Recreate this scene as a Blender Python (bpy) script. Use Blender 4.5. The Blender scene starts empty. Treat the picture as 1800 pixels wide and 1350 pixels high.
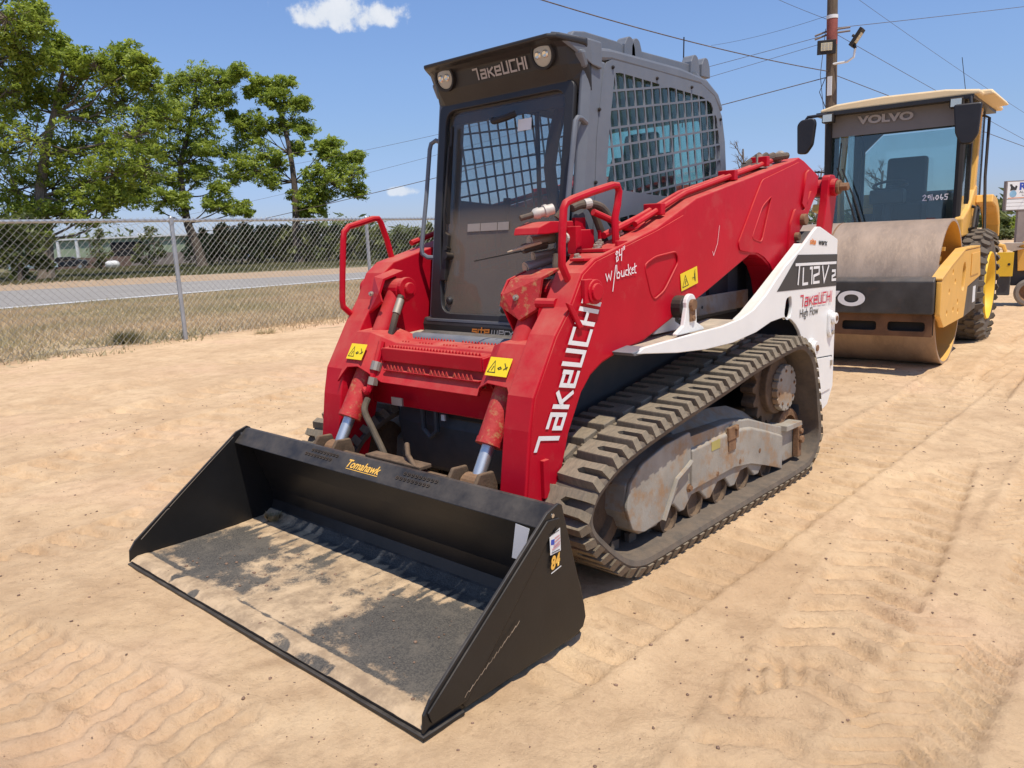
import bpy, bmesh, math, random
import numpy as np
from mathutils import Vector, Matrix
random.seed(7); rng = np.random.default_rng(7)
sc = bpy.context.scene
COL = sc.collection

# ------------------------------------------------------------------ camera, world, sun, exposure
cd = bpy.data.cameras.new('camera'); cam = bpy.data.objects.new('camera', cd); COL.objects.link(cam)
cd.sensor_width = 36; cd.lens = 27.44; cd.clip_start = .05; cd.clip_end = 3000
Rv = Vector((.742472, .668678, -.040073)); Uv = Vector((-.093505, .162688, .982237)); Fv = Vector((-.663319, .725536, -.183316))
cam.matrix_world = Matrix(((Rv.x, Uv.x, -Fv.x, 2.72847), (Rv.y, Uv.y, -Fv.y, -1.36484), (Rv.z, Uv.z, -Fv.z, 1.4785), (0, 0, 0, 1)))
sc.camera = cam
SUN = Vector((.36, -.13, 1)).normalized()
sd = bpy.data.lights.new('sun', 'SUN'); sd.energy = 4.7; sd.angle = math.radians(.53); sd.color = (1, .935, .82)
so = bpy.data.objects.new('sun', sd); COL.objects.link(so); so.rotation_euler = SUN.to_track_quat('Z', 'Y').to_euler()
w = bpy.data.worlds.new('World'); sc.world = w; w.use_nodes = True
nt = w.node_tree; N = nt.nodes; L = nt.links
bg = N['Background']; bg.inputs['Strength'].default_value = .149
sky = N.new('ShaderNodeTexSky'); sky.sky_type = 'NISHITA'; sky.sun_disc = False
sky.sun_elevation = math.asin(SUN.z); sky.sun_rotation = math.atan2(SUN.x, SUN.y)
sky.air_density = 1.15; sky.dust_density = .35; sky.ozone_density = 2.2; sky.altitude = 50
tc = N.new('ShaderNodeTexCoord')
def wmath(op, a, b=None, c=None):
    n = N.new('ShaderNodeMath'); n.operation = op
    for i, v in enumerate((a, b, c)):
        if v is None: continue
        if isinstance(v, (int, float)): n.inputs[i].default_value = v
        else: L.new(v, n.inputs[i])
    return n.outputs[0]
def wdot(vec, v):
    n = N.new('ShaderNodeVectorMath'); n.operation = 'DOT_PRODUCT'; L.new(vec, n.inputs[0]); n.inputs[1].default_value = v
    return n.outputs['Value']
nz = N.new('ShaderNodeTexNoise'); nz.inputs['Scale'].default_value = 34; nz.inputs['Detail'].default_value = 7; nz.inputs['Roughness'].default_value = .58
L.new(tc.outputs['Generated'], nz.inputs['Vector'])
def cloud(d, su, sv, dens, flat):
    d = Vector(d).normalized(); r = d.cross(Vector((0, 0, 1))).normalized(); u = r.cross(d)
    a = wmath('DIVIDE', wdot(tc.outputs['Generated'], r), su); b = wmath('DIVIDE', wdot(tc.outputs['Generated'], u), sv)
    bneg = wmath('MULTIPLY', wmath('MINIMUM', b, 0), flat); b2 = wmath('ADD', wmath('MAXIMUM', b, 0), bneg)
    q = wmath('ADD', wmath('MULTIPLY', a, a), wmath('MULTIPLY', b2, b2))
    f = wmath('GREATER_THAN', wdot(tc.outputs['Generated'], d), 0)
    m = wmath('SUBTRACT', wmath('ADD', 1.0, wmath('MULTIPLY', wmath('SUBTRACT', nz.outputs['Fac'], .5), 3.4)), q)
    mr = N.new('ShaderNodeMapRange'); mr.interpolation_type = 'SMOOTHSTEP'; L.new(m, mr.inputs[0]); mr.inputs[1].default_value = 0; mr.inputs[2].default_value = .75; mr.inputs[4].default_value = dens
    return wmath('MULTIPLY', mr.outputs[0], f)
cl = wmath('MAXIMUM', cloud((-.7705, .5853, .2530), .078, .027, .93, 2.0), cloud((-.7605, .6463, .0612), .024, .008, .75, 1.3))
cl = wmath('MAXIMUM', cl, cloud((-.80, -.30, .35), .16, .05, .8, 1.6)); cl = wmath('MAXIMUM', cl, cloud((.75, .3, .3), .2, .05, .8, 1.6))
mx = N.new('ShaderNodeMix'); mx.data_type = 'RGBA'; L.new(cl, mx.inputs[0]); 
sxz = N.new('ShaderNodeSeparateXYZ'); L.new(tc.outputs['Generated'], sxz.inputs[0]); rp = N.new('ShaderNodeValToRGB'); L.new(sxz.outputs['Z'], rp.inputs[0])
el = rp.color_ramp.elements; el[0].position = 0; el[0].color = (.47, .56, .94, 1); el[1].position = .30; el[1].color = (.71, .79, 1., 1)
for ps_, cc_ in ((.055, (.49, .575, .93, 1)), (.12, (.575, .64, .855, 1)), (.2, (.66, .73, .93, 1))): e_ = el.new(ps_); e_.color = cc_
tn = N.new('ShaderNodeMix'); tn.data_type = 'RGBA'; tn.blend_type = 'MULTIPLY'; tn.inputs[0].default_value = 1; L.new(sky.outputs[0], tn.inputs[6]); L.new(rp.outputs[0], tn.inputs[7]); L.new(tn.outputs[2], mx.inputs[6])
cr = N.new('ShaderNodeMix'); cr.data_type = 'RGBA'; L.new(nz.outputs['Fac'], cr.inputs[0]); cr.inputs[6].default_value = (4.2, 4.7, 5.4, 1); cr.inputs[7].default_value = (6.6, 6.6, 6.7, 1)
L.new(cr.outputs[2], mx.inputs[7]); L.new(mx.outputs[2], bg.inputs['Color'])
sc.view_settings.view_transform = 'Standard'; sc.view_settings.look = 'None'; sc.view_settings.exposure = 0; sc.view_settings.gamma = 1
sc.view_settings.use_curve_mapping = False
sc.cycles.max_bounces = 8; sc.cycles.transparent_max_bounces = 24

# ------------------------------------------------------------------ materials
def mat(name, col, rough=.5, metal=0., var=.15, scale=4., dust=0., dcol=(.42, .27, .15), bump=0., bscale=80., splot=0., scol=(.2, .1, .05), sscale=7., stretch=(1, 1, 1), coat=0., patchy=0., sthr=.56, spec=.4):
    m = bpy.data.materials.new(name); m.use_nodes = True; nt = m.node_tree; N = nt.nodes; L = nt.links
    b = N['Principled BSDF']; b.inputs['Roughness'].default_value = rough; b.inputs['Metallic'].default_value = metal; b.inputs['Specular IOR Level'].default_value = spec
    if coat: b.inputs['Coat Weight'].default_value = coat; b.inputs['Coat Roughness'].default_value = .15
    tc = N.new('ShaderNodeTexCoord'); mp = N.new('ShaderNodeMapping'); L.new(tc.outputs['Object'], mp.inputs[0]); mp.inputs['Scale'].default_value = stretch
    def noise(s, det=6, rgh=.6):
        n = N.new('ShaderNodeTexNoise'); n.inputs['Scale'].default_value = s; n.inputs['Detail'].default_value = det; n.inputs['Roughness'].default_value = rgh
        L.new(mp.outputs[0], n.inputs['Vector']); return n.outputs['Fac']
    def mixc(f, a, bb):
        x = N.new('ShaderNodeMix'); x.data_type = 'RGBA'; L.new(f, x.inputs[0])
        for i, v in ((6, a), (7, bb)):
            if isinstance(v, tuple): x.inputs[i].default_value = (*v, 1)
            else: L.new(v, x.inputs[i])
        return x.outputs[2]
    def rng_(f, lo, hi, a=0., c=1.):
        r = N.new('ShaderNodeMapRange'); L.new(f, r.inputs[0]); r.inputs[1].default_value = lo; r.inputs[2].default_value = hi; r.inputs[3].default_value = a; r.inputs[4].default_value = c; return r.outputs[0]
    lo = tuple(max(0, c * (1 - var)) for c in col); hi = tuple(min(1, c * (1 + var)) for c in col)
    c = mixc(rng_(noise(scale), .3, .7), lo, hi)
    if splot: c = mixc(rng_(noise(sscale, 8, .7), sthr, sthr + .12, 0, splot), c, scol)
    rf = None
    if dust or patchy:
        g = N.new('ShaderNodeNewGeometry'); sx = N.new('ShaderNodeSeparateXYZ'); L.new(g.outputs['Normal'], sx.inputs[0])
        up = rng_(sx.outputs['Z'], .15, .95, patchy, dust)
        mu = N.new('ShaderNodeMath'); mu.operation = 'MULTIPLY'; L.new(up, mu.inputs[0]); L.new(rng_(noise(scale * 2.3, 8, .68), .32, .62, .25, 1), mu.inputs[1])
        c = mixc(mu.outputs[0], c, dcol); rf = mu.outputs[0]
        r = N.new('ShaderNodeMapRange'); L.new(rf, r.inputs[0]); r.inputs[3].default_value = rough; r.inputs[4].default_value = .95; L.new(r.outputs[0], b.inputs['Roughness'])
        if coat:
            r2 = N.new('ShaderNodeMapRange'); L.new(rf, r2.inputs[0]); r2.inputs[2].default_value = .4; r2.inputs[3].default_value = coat; r2.inputs[4].default_value = 0; L.new(r2.outputs[0], b.inputs['Coat Weight'])
    L.new(c, b.inputs['Base Color'])
    if bump:
        bp_ = N.new('ShaderNodeBump'); bp_.inputs['Strength'].default_value = bump; bp_.inputs['Distance'].default_value = .01
        L.new(noise(bscale, 6), bp_.inputs['Height']); L.new(bp_.outputs[0], b.inputs['Normal'])
    return m
def glass(name, tint, alpha_col, dust=.0, refl=.08, dcol=(.35, .27, .2), low=None):
    m = bpy.data.materials.new(name); m.use_nodes = True; nt = m.node_tree; N = nt.nodes; L = nt.links; N.remove(N['Principled BSDF'])
    out = N['Material Output']; tr = N.new('ShaderNodeBsdfTransparent'); tr.inputs[0].default_value = (*tint, 1)
    gl = N.new('ShaderNodeBsdfGlossy'); gl.inputs['Roughness'].default_value = .02; gl.inputs[0].default_value = (1, 1, 1, 1)
    fr = N.new('ShaderNodeLayerWeight'); fr.inputs[0].default_value = .5; pw = N.new('ShaderNodeMath'); pw.operation = 'POWER'; L.new(fr.outputs['Facing'], pw.inputs[0]); pw.inputs[1].default_value = 4
    ad = N.new('ShaderNodeMath'); ad.operation = 'MULTIPLY_ADD'; L.new(pw.outputs[0], ad.inputs[0]); ad.inputs[1].default_value = .75; ad.inputs[2].default_value = .035 + refl; ad.use_clamp = True
    mx = N.new('ShaderNodeMixShader'); L.new(ad.outputs[0], mx.inputs[0]); L.new(tr.outputs[0], mx.inputs[1]); L.new(gl.outputs[0], mx.inputs[2])
    df = N.new('ShaderNodeBsdfDiffuse'); df.inputs[0].default_value = (*dcol, 1)
    tc = N.new('ShaderNodeTexCoord'); nz = N.new('ShaderNodeTexNoise'); nz.inputs['Scale'].default_value = 5; nz.inputs['Detail'].default_value = 8; L.new(tc.outputs['Object'], nz.inputs[0])
    r = N.new('ShaderNodeMapRange'); L.new(nz.outputs[0], r.inputs[0]); r.inputs[1].default_value = .3; r.inputs[2].default_value = .7; r.inputs[3].default_value = dust * .5; r.inputs[4].default_value = dust * 1.3
    m2 = N.new('ShaderNodeMixShader'); dsrc = r.outputs[0]
    if low:   # diffuse layer gets stronger towards the bottom of the pane
        sz = N.new('ShaderNodeSeparateXYZ'); L.new(tc.outputs['Object'], sz.inputs[0]); lr = N.new('ShaderNodeMapRange'); lr.interpolation_type = 'SMOOTHSTEP'; L.new(sz.outputs['Z'], lr.inputs[0])
        lr.inputs[1].default_value = low[0]; lr.inputs[2].default_value = low[1]; lr.inputs[3].default_value = 0; lr.inputs[4].default_value = low[2]
        a2 = N.new('ShaderNodeMath'); a2.operation = 'ADD'; L.new(r.outputs[0], a2.inputs[0]); L.new(lr.outputs[0], a2.inputs[1]); dsrc = a2.outputs[0]
    L.new(dsrc, m2.inputs[0]); L.new(mx.outputs[0], m2.inputs[1]); L.new(df.outputs[0], m2.inputs[2])
    L.new(m2.outputs[0], out.inputs[0]); return m
DUST = (.44, .29, .17)
M = dict(
 red=mat('red_paint', (.49, .006, .021), .34, var=.10, scale=3, dust=.62, dcol=(.52, .22, .15), patchy=.008, coat=.0, spec=.12, bump=.06, bscale=30, splot=.40, scol=(.48, .055, .055), sscale=7, sthr=.56),
 redmud=mat('muddy_red_paint', (.44, .012, .018), .6, var=.15, scale=6, dust=.40, dcol=(.5, .2, .13), patchy=.06, splot=.8, scol=(.42, .23, .09), sscale=26, sthr=.53, bump=.3, bscale=60),
 cab=mat('grey_cab_paint', (.125, .142, .168), .42, var=.10, scale=5, dust=.35, dcol=(.33, .30, .27), patchy=.10, coat=.1),
 cabdark=mat('dark_grey_plastic', (.022, .022, .024), .42, var=.15, dust=.25, dcol=(.22, .19, .16), patchy=.025),
 body=mat('dark_body_paint', (.045, .05, .055), .5, var=.2, dust=.45, dcol=(.3, .25, .2), patchy=.08),
 black=mat('black_bucket_paint', (.009, .0092, .010), .36, var=.3, scale=3, dust=.45, dcol=(.20, .165, .13), patchy=.018, bump=.04, bscale=50),
 blackm=mat('matt_black', (.012, .012, .013), .6, var=.2, dust=.2, patchy=.03),
 white=mat('white_machine_paint', (.80, .80, .77), .4, var=.04, dust=.5, dcol=(.62, .50, .36), patchy=.03, coat=.15),
 rubber=mat('dusty_track_rubber', (.075, .066, .056), .85, var=.25, scale=7, dust=.55, dcol=(.25, .18, .12), patchy=.36, bump=.25, bscale=90),
 lug=mat('worn_lug_rubber', (.150, .126, .092), .85, var=.22, scale=9, dust=.6, dcol=(.37, .285, .19), patchy=.42, bump=.4, bscale=120, stretch=(4, 1, 1)),
 steel=mat('bare_steel', (.62, .63, .64), .25, 1., var=.08, bump=.02),
 chrome=mat('chrome_rod', (.70, .69, .66), .42, .85, var=.03),
 rust=mat('rusty_steel', (.20, .105, .055), .8, .2, var=.35, scale=12, dust=.4, patchy=.25, bump=.3),
 palegrey=mat('pale_grey_fitting', (.55, .53, .49), .5, .2, var=.15, dust=.4, patchy=.2), darkrust=mat('dark_rusty_steel', (.085, .058, .040), .75, .2, var=.35, scale=12, dust=.4, patchy=.2, bump=.3), deckdust=mat('dust_covered_deck', (.20, .18, .15), .9, var=.2, dust=.8, dcol=(.62, .50, .36), patchy=.2), sandprint=mat('pale_sand_scuff', (.55, .46, .35), .95),
 frame=mat('grey_track_frame_paint', (.29, .28, .25), .6, var=.25, scale=6, dust=.55, dcol=(.40, .31, .21), patchy=.30, splot=.9, scol=(.30, .17, .08), sscale=5.5, sthr=.50, bump=.15),
 hose=mat('black_hose_rubber', (.03, .03, .03), .6, var=.3, dust=.4, patchy=.2, splot=.5, scol=(.3, .22, .14)),
 zinc=mat('zinc_fittings', (.45, .42, .36), .5, .7, var=.2, dust=.4, patchy=.3),
 yellow=mat('yellow_sticker', (.85, .62, .02), .5, var=.03), orange=mat('orange_print', (.75, .22, .03), .5, var=.03), orange2=mat('gold_print', (.8, .45, .08), .5, var=.05),
 ink=mat('black_print', (.02, .02, .02), .5, var=.03), charcoal=mat('charcoal_print', (.045, .042, .04), .5, var=.08), wprint=mat('white_print', (.78, .77, .75), .5, var=.05, splot=.25, scol=(.5, .35, .3)),
 rprint=mat('red_print', (.60, .02, .06), .5, var=.05), greyprint=mat('grey_print', (.42, .38, .35), .5, var=.1), chalk=mat('chalk_marker', (.85, .78, .78), .8, var=.05), blue=mat('blue_print', (.04, .08, .4), .5, var=.05),
 lens=mat('lamp_lens', (.42, .40, .33), .15, 0., var=.15), lampin=mat('lamp_reflector', (.75, .72, .6), .2, .6, var=.1),
 yel=mat('yellow_machine_paint', (.78, .42, .075), .45, var=.06, dust=.3, dcol=(.55, .42, .26), patchy=.06, splot=.3, scol=(.5, .3, .1), sscale=5, coat=.1),
 roofyel=mat('faded_yellow_roof', (.86, .66, .38), .55, var=.06, dust=.3, dcol=(.7, .5, .3), patchy=.05),
 rimyel=mat('bright_yellow_rim', (.80, .50, .03), .45, var=.08, patchy=.08),
 drum=mat('rusty_drum_steel', (.40, .29, .205), .45, .25, var=.22, scale=4, splot=.6, scol=(.48, .34, .23), sscale=22, stretch=(1.6, .6, .6), bump=.2, bscale=40, sthr=.50),
 beam=mat('scuffed_black_beam', (.05, .048, .046), .5, var=.4, scale=4, splot=.6, scol=(.14, .07, .035), sscale=5, dust=.2),
 tyre=mat('dusty_tyre_rubber', (.085, .075, .062), .85, var=.25, dust=.5, dcol=(.25, .18, .12), patchy=.35, bump=.2),
 vinyl=mat('seat_vinyl', (.02, .02, .022), .6, var=.2), teal=mat('teal_cap', (.05, .32, .24), .5), bluecap=mat('blue_bottle', (.03, .09, .35), .4),
 galv=mat('galvanised_steel', (.42, .44, .45), .45, .65, var=.12, scale=8), wire=mat('galvanised_wire', (.27, .27, .26), .5, .4, var=.1),
 wood=mat('weathered_pole_wood', (.13, .095, .065), .9, var=.35, scale=5, stretch=(6, 6, .5), bump=.5, bscale=20),
 bark=mat('grey_brown_bark', (.17, .135, .105), .9, var=.35, scale=6, stretch=(2, 2, .6), bump=.5, bscale=10), barkd=mat('dark_bark', (.085, .065, .05), .9, var=.3, scale=6, bump=.4, bscale=10),
 greenwall=mat('pale_green_cladding', (.30, .36, .24), .7, var=.06, scale=.5), brownwall=mat('brown_wall_boards', (.17, .11, .085), .8, var=.2, scale=1.2), trim=mat('white_trim', (.72, .72, .70), .6, var=.04),
 greywall=mat('grey_wall_boards', (.24, .20, .18), .8, var=.15, scale=1.2),
 darkvoid=mat('dark_interior', (.012, .012, .012), .8), carpaint=mat('dark_car_paint', (.012, .014, .02), .25, var=.1, coat=.6),
 redlamp=mat('red_lamp_plastic', (.45, .01, .01), .3), plastic=mat('black_mirror_plastic', (.018, .018, .022), .42, var=.2, dust=.1),
 signwhite=mat('white_sign_board', (.78, .78, .76), .5, var=.03), concrete=mat('concrete', (.35, .33, .3), .9), stone=mat('brown_pebble', (.24, .15, .10), .9, var=.4, scale=30), bone=mat('pale_plaster', (.5, .42, .33), .9, var=.2),
 redband=mat('faded_red_band', (.28, .08, .06), .8, var=.2),
)
M['wind'] = glass('dusty_windscreen_glass', (.82, .83, .82), None, .11, .0, (.27, .215, .165), (1.70, 1.50, .33))
M['teal_glass'] = glass('teal_side_glass', (.74, .87, .84), None, .05, .0, (.25, .45, .43))
M['clear'] = glass('clear_side_glass', (.88, .93, .94), None, .04, .0, (.30, .36, .36))
M['rglass'] = glass('tinted_roller_glass', (.80, .88, .87), None, .03, .03, (.2, .3, .3))
def leafmat(name, c, c2):
    m = bpy.data.materials.new(name); m.use_nodes = True; nt = m.node_tree; N = nt.nodes; L = nt.links; b = N['Principled BSDF']; b.inputs['Roughness'].default_value = .5
    at = N.new('ShaderNodeAttribute'); at.attribute_name = 'tone'
    x = N.new('ShaderNodeMix'); x.data_type = 'RGBA'; L.new(at.outputs['Fac'], x.inputs[0]); x.inputs[6].default_value = (*c, 1); x.inputs[7].default_value = (*c2, 1); L.new(x.outputs[2], b.inputs['Base Color'])
    t = N.new('ShaderNodeBsdfTranslucent'); L.new(x.outputs[2], t.inputs[0]); ms = N.new('ShaderNodeMixShader'); ms.inputs[0].default_value = .48
    L.new(b.outputs[0], ms.inputs[1]); L.new(t.outputs[0], ms.inputs[2]); L.new(ms.outputs[0], N['Material Output'].inputs[0]); return m
M['leaf'] = leafmat('bright_spring_leaves', (.19, .26, .03), (.47, .54, .085)); M['leafd'] = leafmat('dark_evergreen_leaves', (.08, .11, .03), (.23, .26, .08)); M['leafo'] = leafmat('olive_shrub_leaves', (.11, .13, .04), (.30, .32, .11))
M['straw'] = leafmat('dry_grass_blades', (.66, .50, .30), (.44, .38, .20)); M['gblade'] = leafmat('green_grass_blades', (.13, .13, .045), (.26, .22, .10))

# ------------------------------------------------------------------ mesh helpers
class MB:
    def __init__(s): s.v = []; s.f = []
    def add(s, vs, fs):
        o = len(s.v); s.v += [tuple(v) for v in vs]; s.f += [tuple(o + i for i in f) for f in fs]; return s
    def box(s, x0, x1, y0, y1, z0, z1, mtx=None):
        vs = [Vector((x, y, z)) for x in (x0, x1) for y in (y0, y1) for z in (z0, z1)]
        if mtx is not None: vs = [mtx @ v for v in vs]
        return s.add(vs, [(0, 1, 3, 2), (4, 6, 7, 5), (0, 4, 5, 1), (2, 3, 7, 6), (0, 2, 6, 4), (1, 5, 7, 3)])
    def prism(s, poly, a0, a1, axis='x', poly2=None):
        # poly in the two other axes: x -> (y,z); y -> (x,z); z -> (x,y)
        def P(q, a): return {'x': (a, q[0], q[1]), 'y': (q[0], a, q[1]), 'z': (q[0], q[1], a)}[axis]
        n = len(poly); p2 = poly2 or poly
        s.add([P(q, a0) for q in poly] + [P(q, a1) for q in p2], [tuple(range(n))[::-1], tuple(range(n, 2 * n))] + [(i, (i + 1) % n, n + (i + 1) % n, n + i) for i in range(n)]); return s
    def tube(s, pts, r, n=8, cap=True, closed=False):
        pts = [Vector(p) for p in pts]; m = len(pts); rr = r if isinstance(r, (list, tuple)) else [r] * m
        d0 = (pts[1] - pts[0]).normalized(); up = Vector((0, 0, 1)) if abs(d0.z) < .9 else Vector((1, 0, 0)); a = d0.cross(up).normalized()
        vs = []
        for i in range(m):
            if closed: d = (pts[(i + 1) % m] - pts[i - 1])
            else: d = (pts[min(i + 1, m - 1)] - pts[max(i - 1, 0)])
            d.normalize(); a = (a - d * a.dot(d)).normalized(); b = d.cross(a)
            vs += [pts[i] + (a * math.cos(t) + b * math.sin(t)) * rr[i] for t in [2 * math.pi * k / n for k in range(n)]]
        fs = []
        for i in range(m if closed else m - 1):
            j = (i + 1) % m
            fs += [(i * n + k, i * n + (k + 1) % n, j * n + (k + 1) % n, j * n + k) for k in range(n)]
        if cap and not closed: fs += [tuple(range(n))[::-1], tuple((m - 1) * n + k for k in range(n))]
        return s.add(vs, fs)
    def cyl(s, p0, p1, r, n=20, r2=None): return s.tube([p0, p1], [r, r if r2 is None else r2], n)
    def ring(s, p0, p1, prof, n=28):
        # lathe: prof list of (t along p0->p1 in metres, radius)
        p0 = Vector(p0); d = (Vector(p1) - p0).normalized(); up = Vector((0, 0, 1)) if abs(d.z) < .9 else Vector((1, 0, 0)); a = d.cross(up).normalized(); b = d.cross(a); vs = []
        for t, r in prof: vs += [p0 + d * t + (a * math.cos(q) + b * math.sin(q)) * r for q in [2 * math.pi * k / n for k in range(n)]]
        fs = [(i * n + k, i * n + (k + 1) % n, (i + 1) * n + (k + 1) % n, (i + 1) * n + k) for i in range(len(prof) - 1) for k in range(n)]
        return s.add(vs, fs)
    def build(s, name, m, parent=None, bevel=0, smooth=False, org=None, angle=35):
        me = bpy.data.meshes.new(name); me.from_pydata([tuple(v) for v in s.v], [], s.f); 
        bm = bmesh.new(); bm.from_mesh(me); bmesh.ops.recalc_face_normals(bm, faces=bm.faces); bm.to_mesh(me); bm.free()
        return link(me, name, m, parent, bevel, smooth, angle)
def link(me, name, m, parent=None, bevel=0, smooth=False, angle=35):
    o = bpy.data.objects.new(name, me); COL.objects.link(o)
    if m is not None and not me.materials: me.materials.append(m)
    if smooth:
        me.polygons.foreach_set('use_smooth', [True] * len(me.polygons))
        md = o.modifiers.new('edges', 'EDGE_SPLIT'); md.split_angle = math.radians(angle)
    if bevel:
        b = o.modifiers.new('bevel', 'BEVEL'); b.width = bevel; b.segments = 2; b.limit_method = 'ANGLE'; b.angle_limit = math.radians(40)
    if parent is not None:
        o.parent = parent
        if parent.parent is None and parent.type == 'EMPTY' and 'loc0' in parent: o.location = -Vector(parent['loc0'])
    return o
def thing(name, label, cat, loc=(0, 0, 0), group=None, local=False, rz=0):
    o = bpy.data.objects.new(name, None); COL.objects.link(o); o.location = loc; o.rotation_euler = (0, 0, rz); o['label'] = label; o['category'] = cat
    o.empty_display_size = .2
    if group: o['group'] = group
    if not local: o['loc0'] = list(loc)
    return o
def tag(o, label=None, cat=None, group=None, kind=None):
    for k, v in (('label', label), ('category', cat), ('group', group), ('kind', kind)):
        if v: o[k] = v
    return o
def frame3(O, U, V):
    U = Vector(U).normalized(); V = Vector(V).normalized(); Nn = U.cross(V).normalized(); O = Vector(O)
    return Matrix(((U.x, V.x, Nn.x, O.x), (U.y, V.y, Nn.y, O.y), (U.z, V.z, Nn.z, O.z), (0, 0, 0, 1)))
def plate(name, outline, holes, fr, thick, m, parent, bevel=0.):
    cu = bpy.data.curves.new(name, 'CURVE'); cu.dimensions = '2D'; cu.fill_mode = 'BOTH'; cu.extrude = max(thick / 2 - bevel, .0001); cu.bevel_depth = bevel; cu.bevel_resolution = 1; cu.offset = -bevel
    for poly in [outline] + holes:
        sp = cu.splines.new('POLY'); sp.points.add(len(poly) - 1); sp.use_cyclic_u = True
        for p, q in zip(sp.points, poly): p.co = (q[0], q[1], 0, 1)
    t = bpy.data.objects.new('tmp', cu); me = bpy.data.meshes.new_from_object(t); bpy.data.objects.remove(t); me.name = name
    me.transform(fr @ Matrix.Translation((0, 0, thick / 2)))
    return link(me, name, m, parent)
def XF(x): return frame3((x, 0, 0), (0, 1, 0), (0, 0, 1))
def strokes(name, lines, wd, fr, m, parent, th=0.0):
    mb = MB(); h = wd / 2; lift = 0.
    for ln in lines:
        P = [Vector((p[0], p[1])) for p in ln]; n = len(P); Ls = []; Rs = []
        for i in range(n):
            d1 = (P[i] - P[i - 1]).normalized() if i else None; d2 = (P[i + 1] - P[i]).normalized() if i < n - 1 else None
            d1 = d1 or d2; d2 = d2 or d1; nn = Vector((-d1.y - d2.y, d1.x + d2.x))
            nn = nn.normalized() if nn.length > 1e-4 else Vector((-d1.y, d1.x)); k = h / max(.45, nn.dot(Vector((-d1.y, d1.x))))
            q = P[i] - (d2 * h * .98 if i == 0 else Vector((0, 0))) + (d1 * h * .98 if i == n - 1 else Vector((0, 0)))
            Ls.append(q + nn * k); Rs.append(q - nn * k)
        lift += .0004
        vs = [fr @ Vector((a.x, a.y, lift)) for a in Ls] + [fr @ Vector((a.x, a.y, lift)) for a in Rs]
        mb.add(vs, [(n + i, n + i + 1, i + 1, i) for i in range(n - 1)])
    me = bpy.data.meshes.new(name); me.from_pydata([tuple(v) for v in mb.v], [], mb.f); return link(me, name, m, parent)
def text(name, body, size, fr, m, parent, sx=1., shear=0., off=0.):
    cu = bpy.data.curves.new(name, 'FONT'); cu.body = body; cu.size = size; cu.shear = shear; cu.offset = off; cu.space_character = 1.
    t = bpy.data.objects.new('tmp', cu); me = bpy.data.meshes.new_from_object(t); bpy.data.objects.remove(t); me.name = name
    me.transform(fr @ Matrix.Diagonal((sx, 1, 1, 1))); return link(me, name, m, parent)
def arc(c, r, a0, a1, n): return [(c[0] + r * math.cos(math.radians(a0 + (a1 - a0) * i / n)), c[1] + r * math.sin(math.radians(a0 + (a1 - a0) * i / n))) for i in range(n + 1)]
def ci(c, r, n=16): return arc(c, r, 0, 360 - 360 / n, n - 1)
def rounded(poly, r, n=3):
    out = []; m = len(poly)
    for i in range(m):
        p = Vector(poly[i]); a = (Vector(poly[i - 1]) - p); b = (Vector(poly[(i + 1) % m]) - p); k = min(r, a.length * .45, b.length * .45)
        A = p + a.normalized() * k; B = p + b.normalized() * k
        for j in range(n + 1):
            t = j / n; q = A * (1 - t) ** 2 + p * 2 * t * (1 - t) + B * t * t; out.append((q.x, q.y))
    return out
def smooth_path(pts, n=6, closed=False):
    P = [Vector(p) for p in pts]; m = len(P); out = []
    for i in range(m if closed else m - 1):
        g = (lambda k: P[k % m]) if closed else (lambda k: P[max(0, min(m - 1, k))])
        a, b, c, d = g(i - 1), g(i), g(i + 1), g(i + 2)
        for j in range(n):
            t = j / n; out.append(.5 * ((2 * b) + (c - a) * t + (2 * a - 5 * b + 4 * c - d) * t * t + (3 * b - a - 3 * c + d) * t ** 3))
    if not closed: out.append(P[-1])
    return out
def bolt(name, p, d, r, h, m, parent):
    p = Vector(p); d = Vector(d).normalized(); b = MB(); b.cyl(p - d * .004, p + d * h * .3, r * 1.5, 14); b.cyl(p + d * h * .3, p + d * h, r, 6); return b.build(name, m, parent)
GL = {'T': [[(0, 1), (.72, 1), (.72, 0)]], 'a': [[(.08, .76), (.85, .76), (.85, 0)], [(.78, 0), (0, 0), (0, .4), (.78, .4)]], 'K': [[(0, .76), (0, 0)], [(.85, .78), (.12, .38)], [(.3, .44), (.9, 0)]],
      'e': [[(.85, 0), (0, 0), (0, .76), (.78, .76)], [(.85, .80), (.85, .38), (.12, .38)]], 'U': [[(0, 1), (0, 0), (.85, 0), (.85, 1)]], 'C': [[(.88, 1), (0, 1), (0, 0), (.88, 0)]],
      'H': [[(0, 1), (0, 0)], [(.06, .52), (.8, .52)], [(.86, 1), (.86, 0)]], 'I': [[(0, 1), (0, 0)]],
      'L': [[(0, .88), (0, 0), (.6, 0)]], '1': [[(.05, .88), (.3, .88), (.3, 0)]], '2': [[(0, .88), (.7, .88), (.7, .5), (0, .4), (0, 0), (.75, 0)]], 'V': [[(0, .88), (.3, 0), (.85, .88)]], 
      't': [[(.3, 1), (.3, 0), (.7, 0)], [(0, .7), (.7, .7)]], 's': [[(.8, .7), (0, .7), (0, .38), (.8, .38), (.8, 0), (0, 0)]], 'i': [[(0, .7), (0, 0)]], 'w': [[(0, .7), (0, 0), (1.1, 0), (1.1, .7)], [(.55, .7), (.55, .05)]],
      'r': [[(0, 0), (0, .7), (.6, .7)]], 'x': [[(0, .7), (.8, 0)], [(.8, .7), (0, 0)]]}
ADV = {'I': .36, 'i': .36, 'w': 1.5, 't': .95, 'L': .85, '1': .55, 'r': .85}
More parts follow.
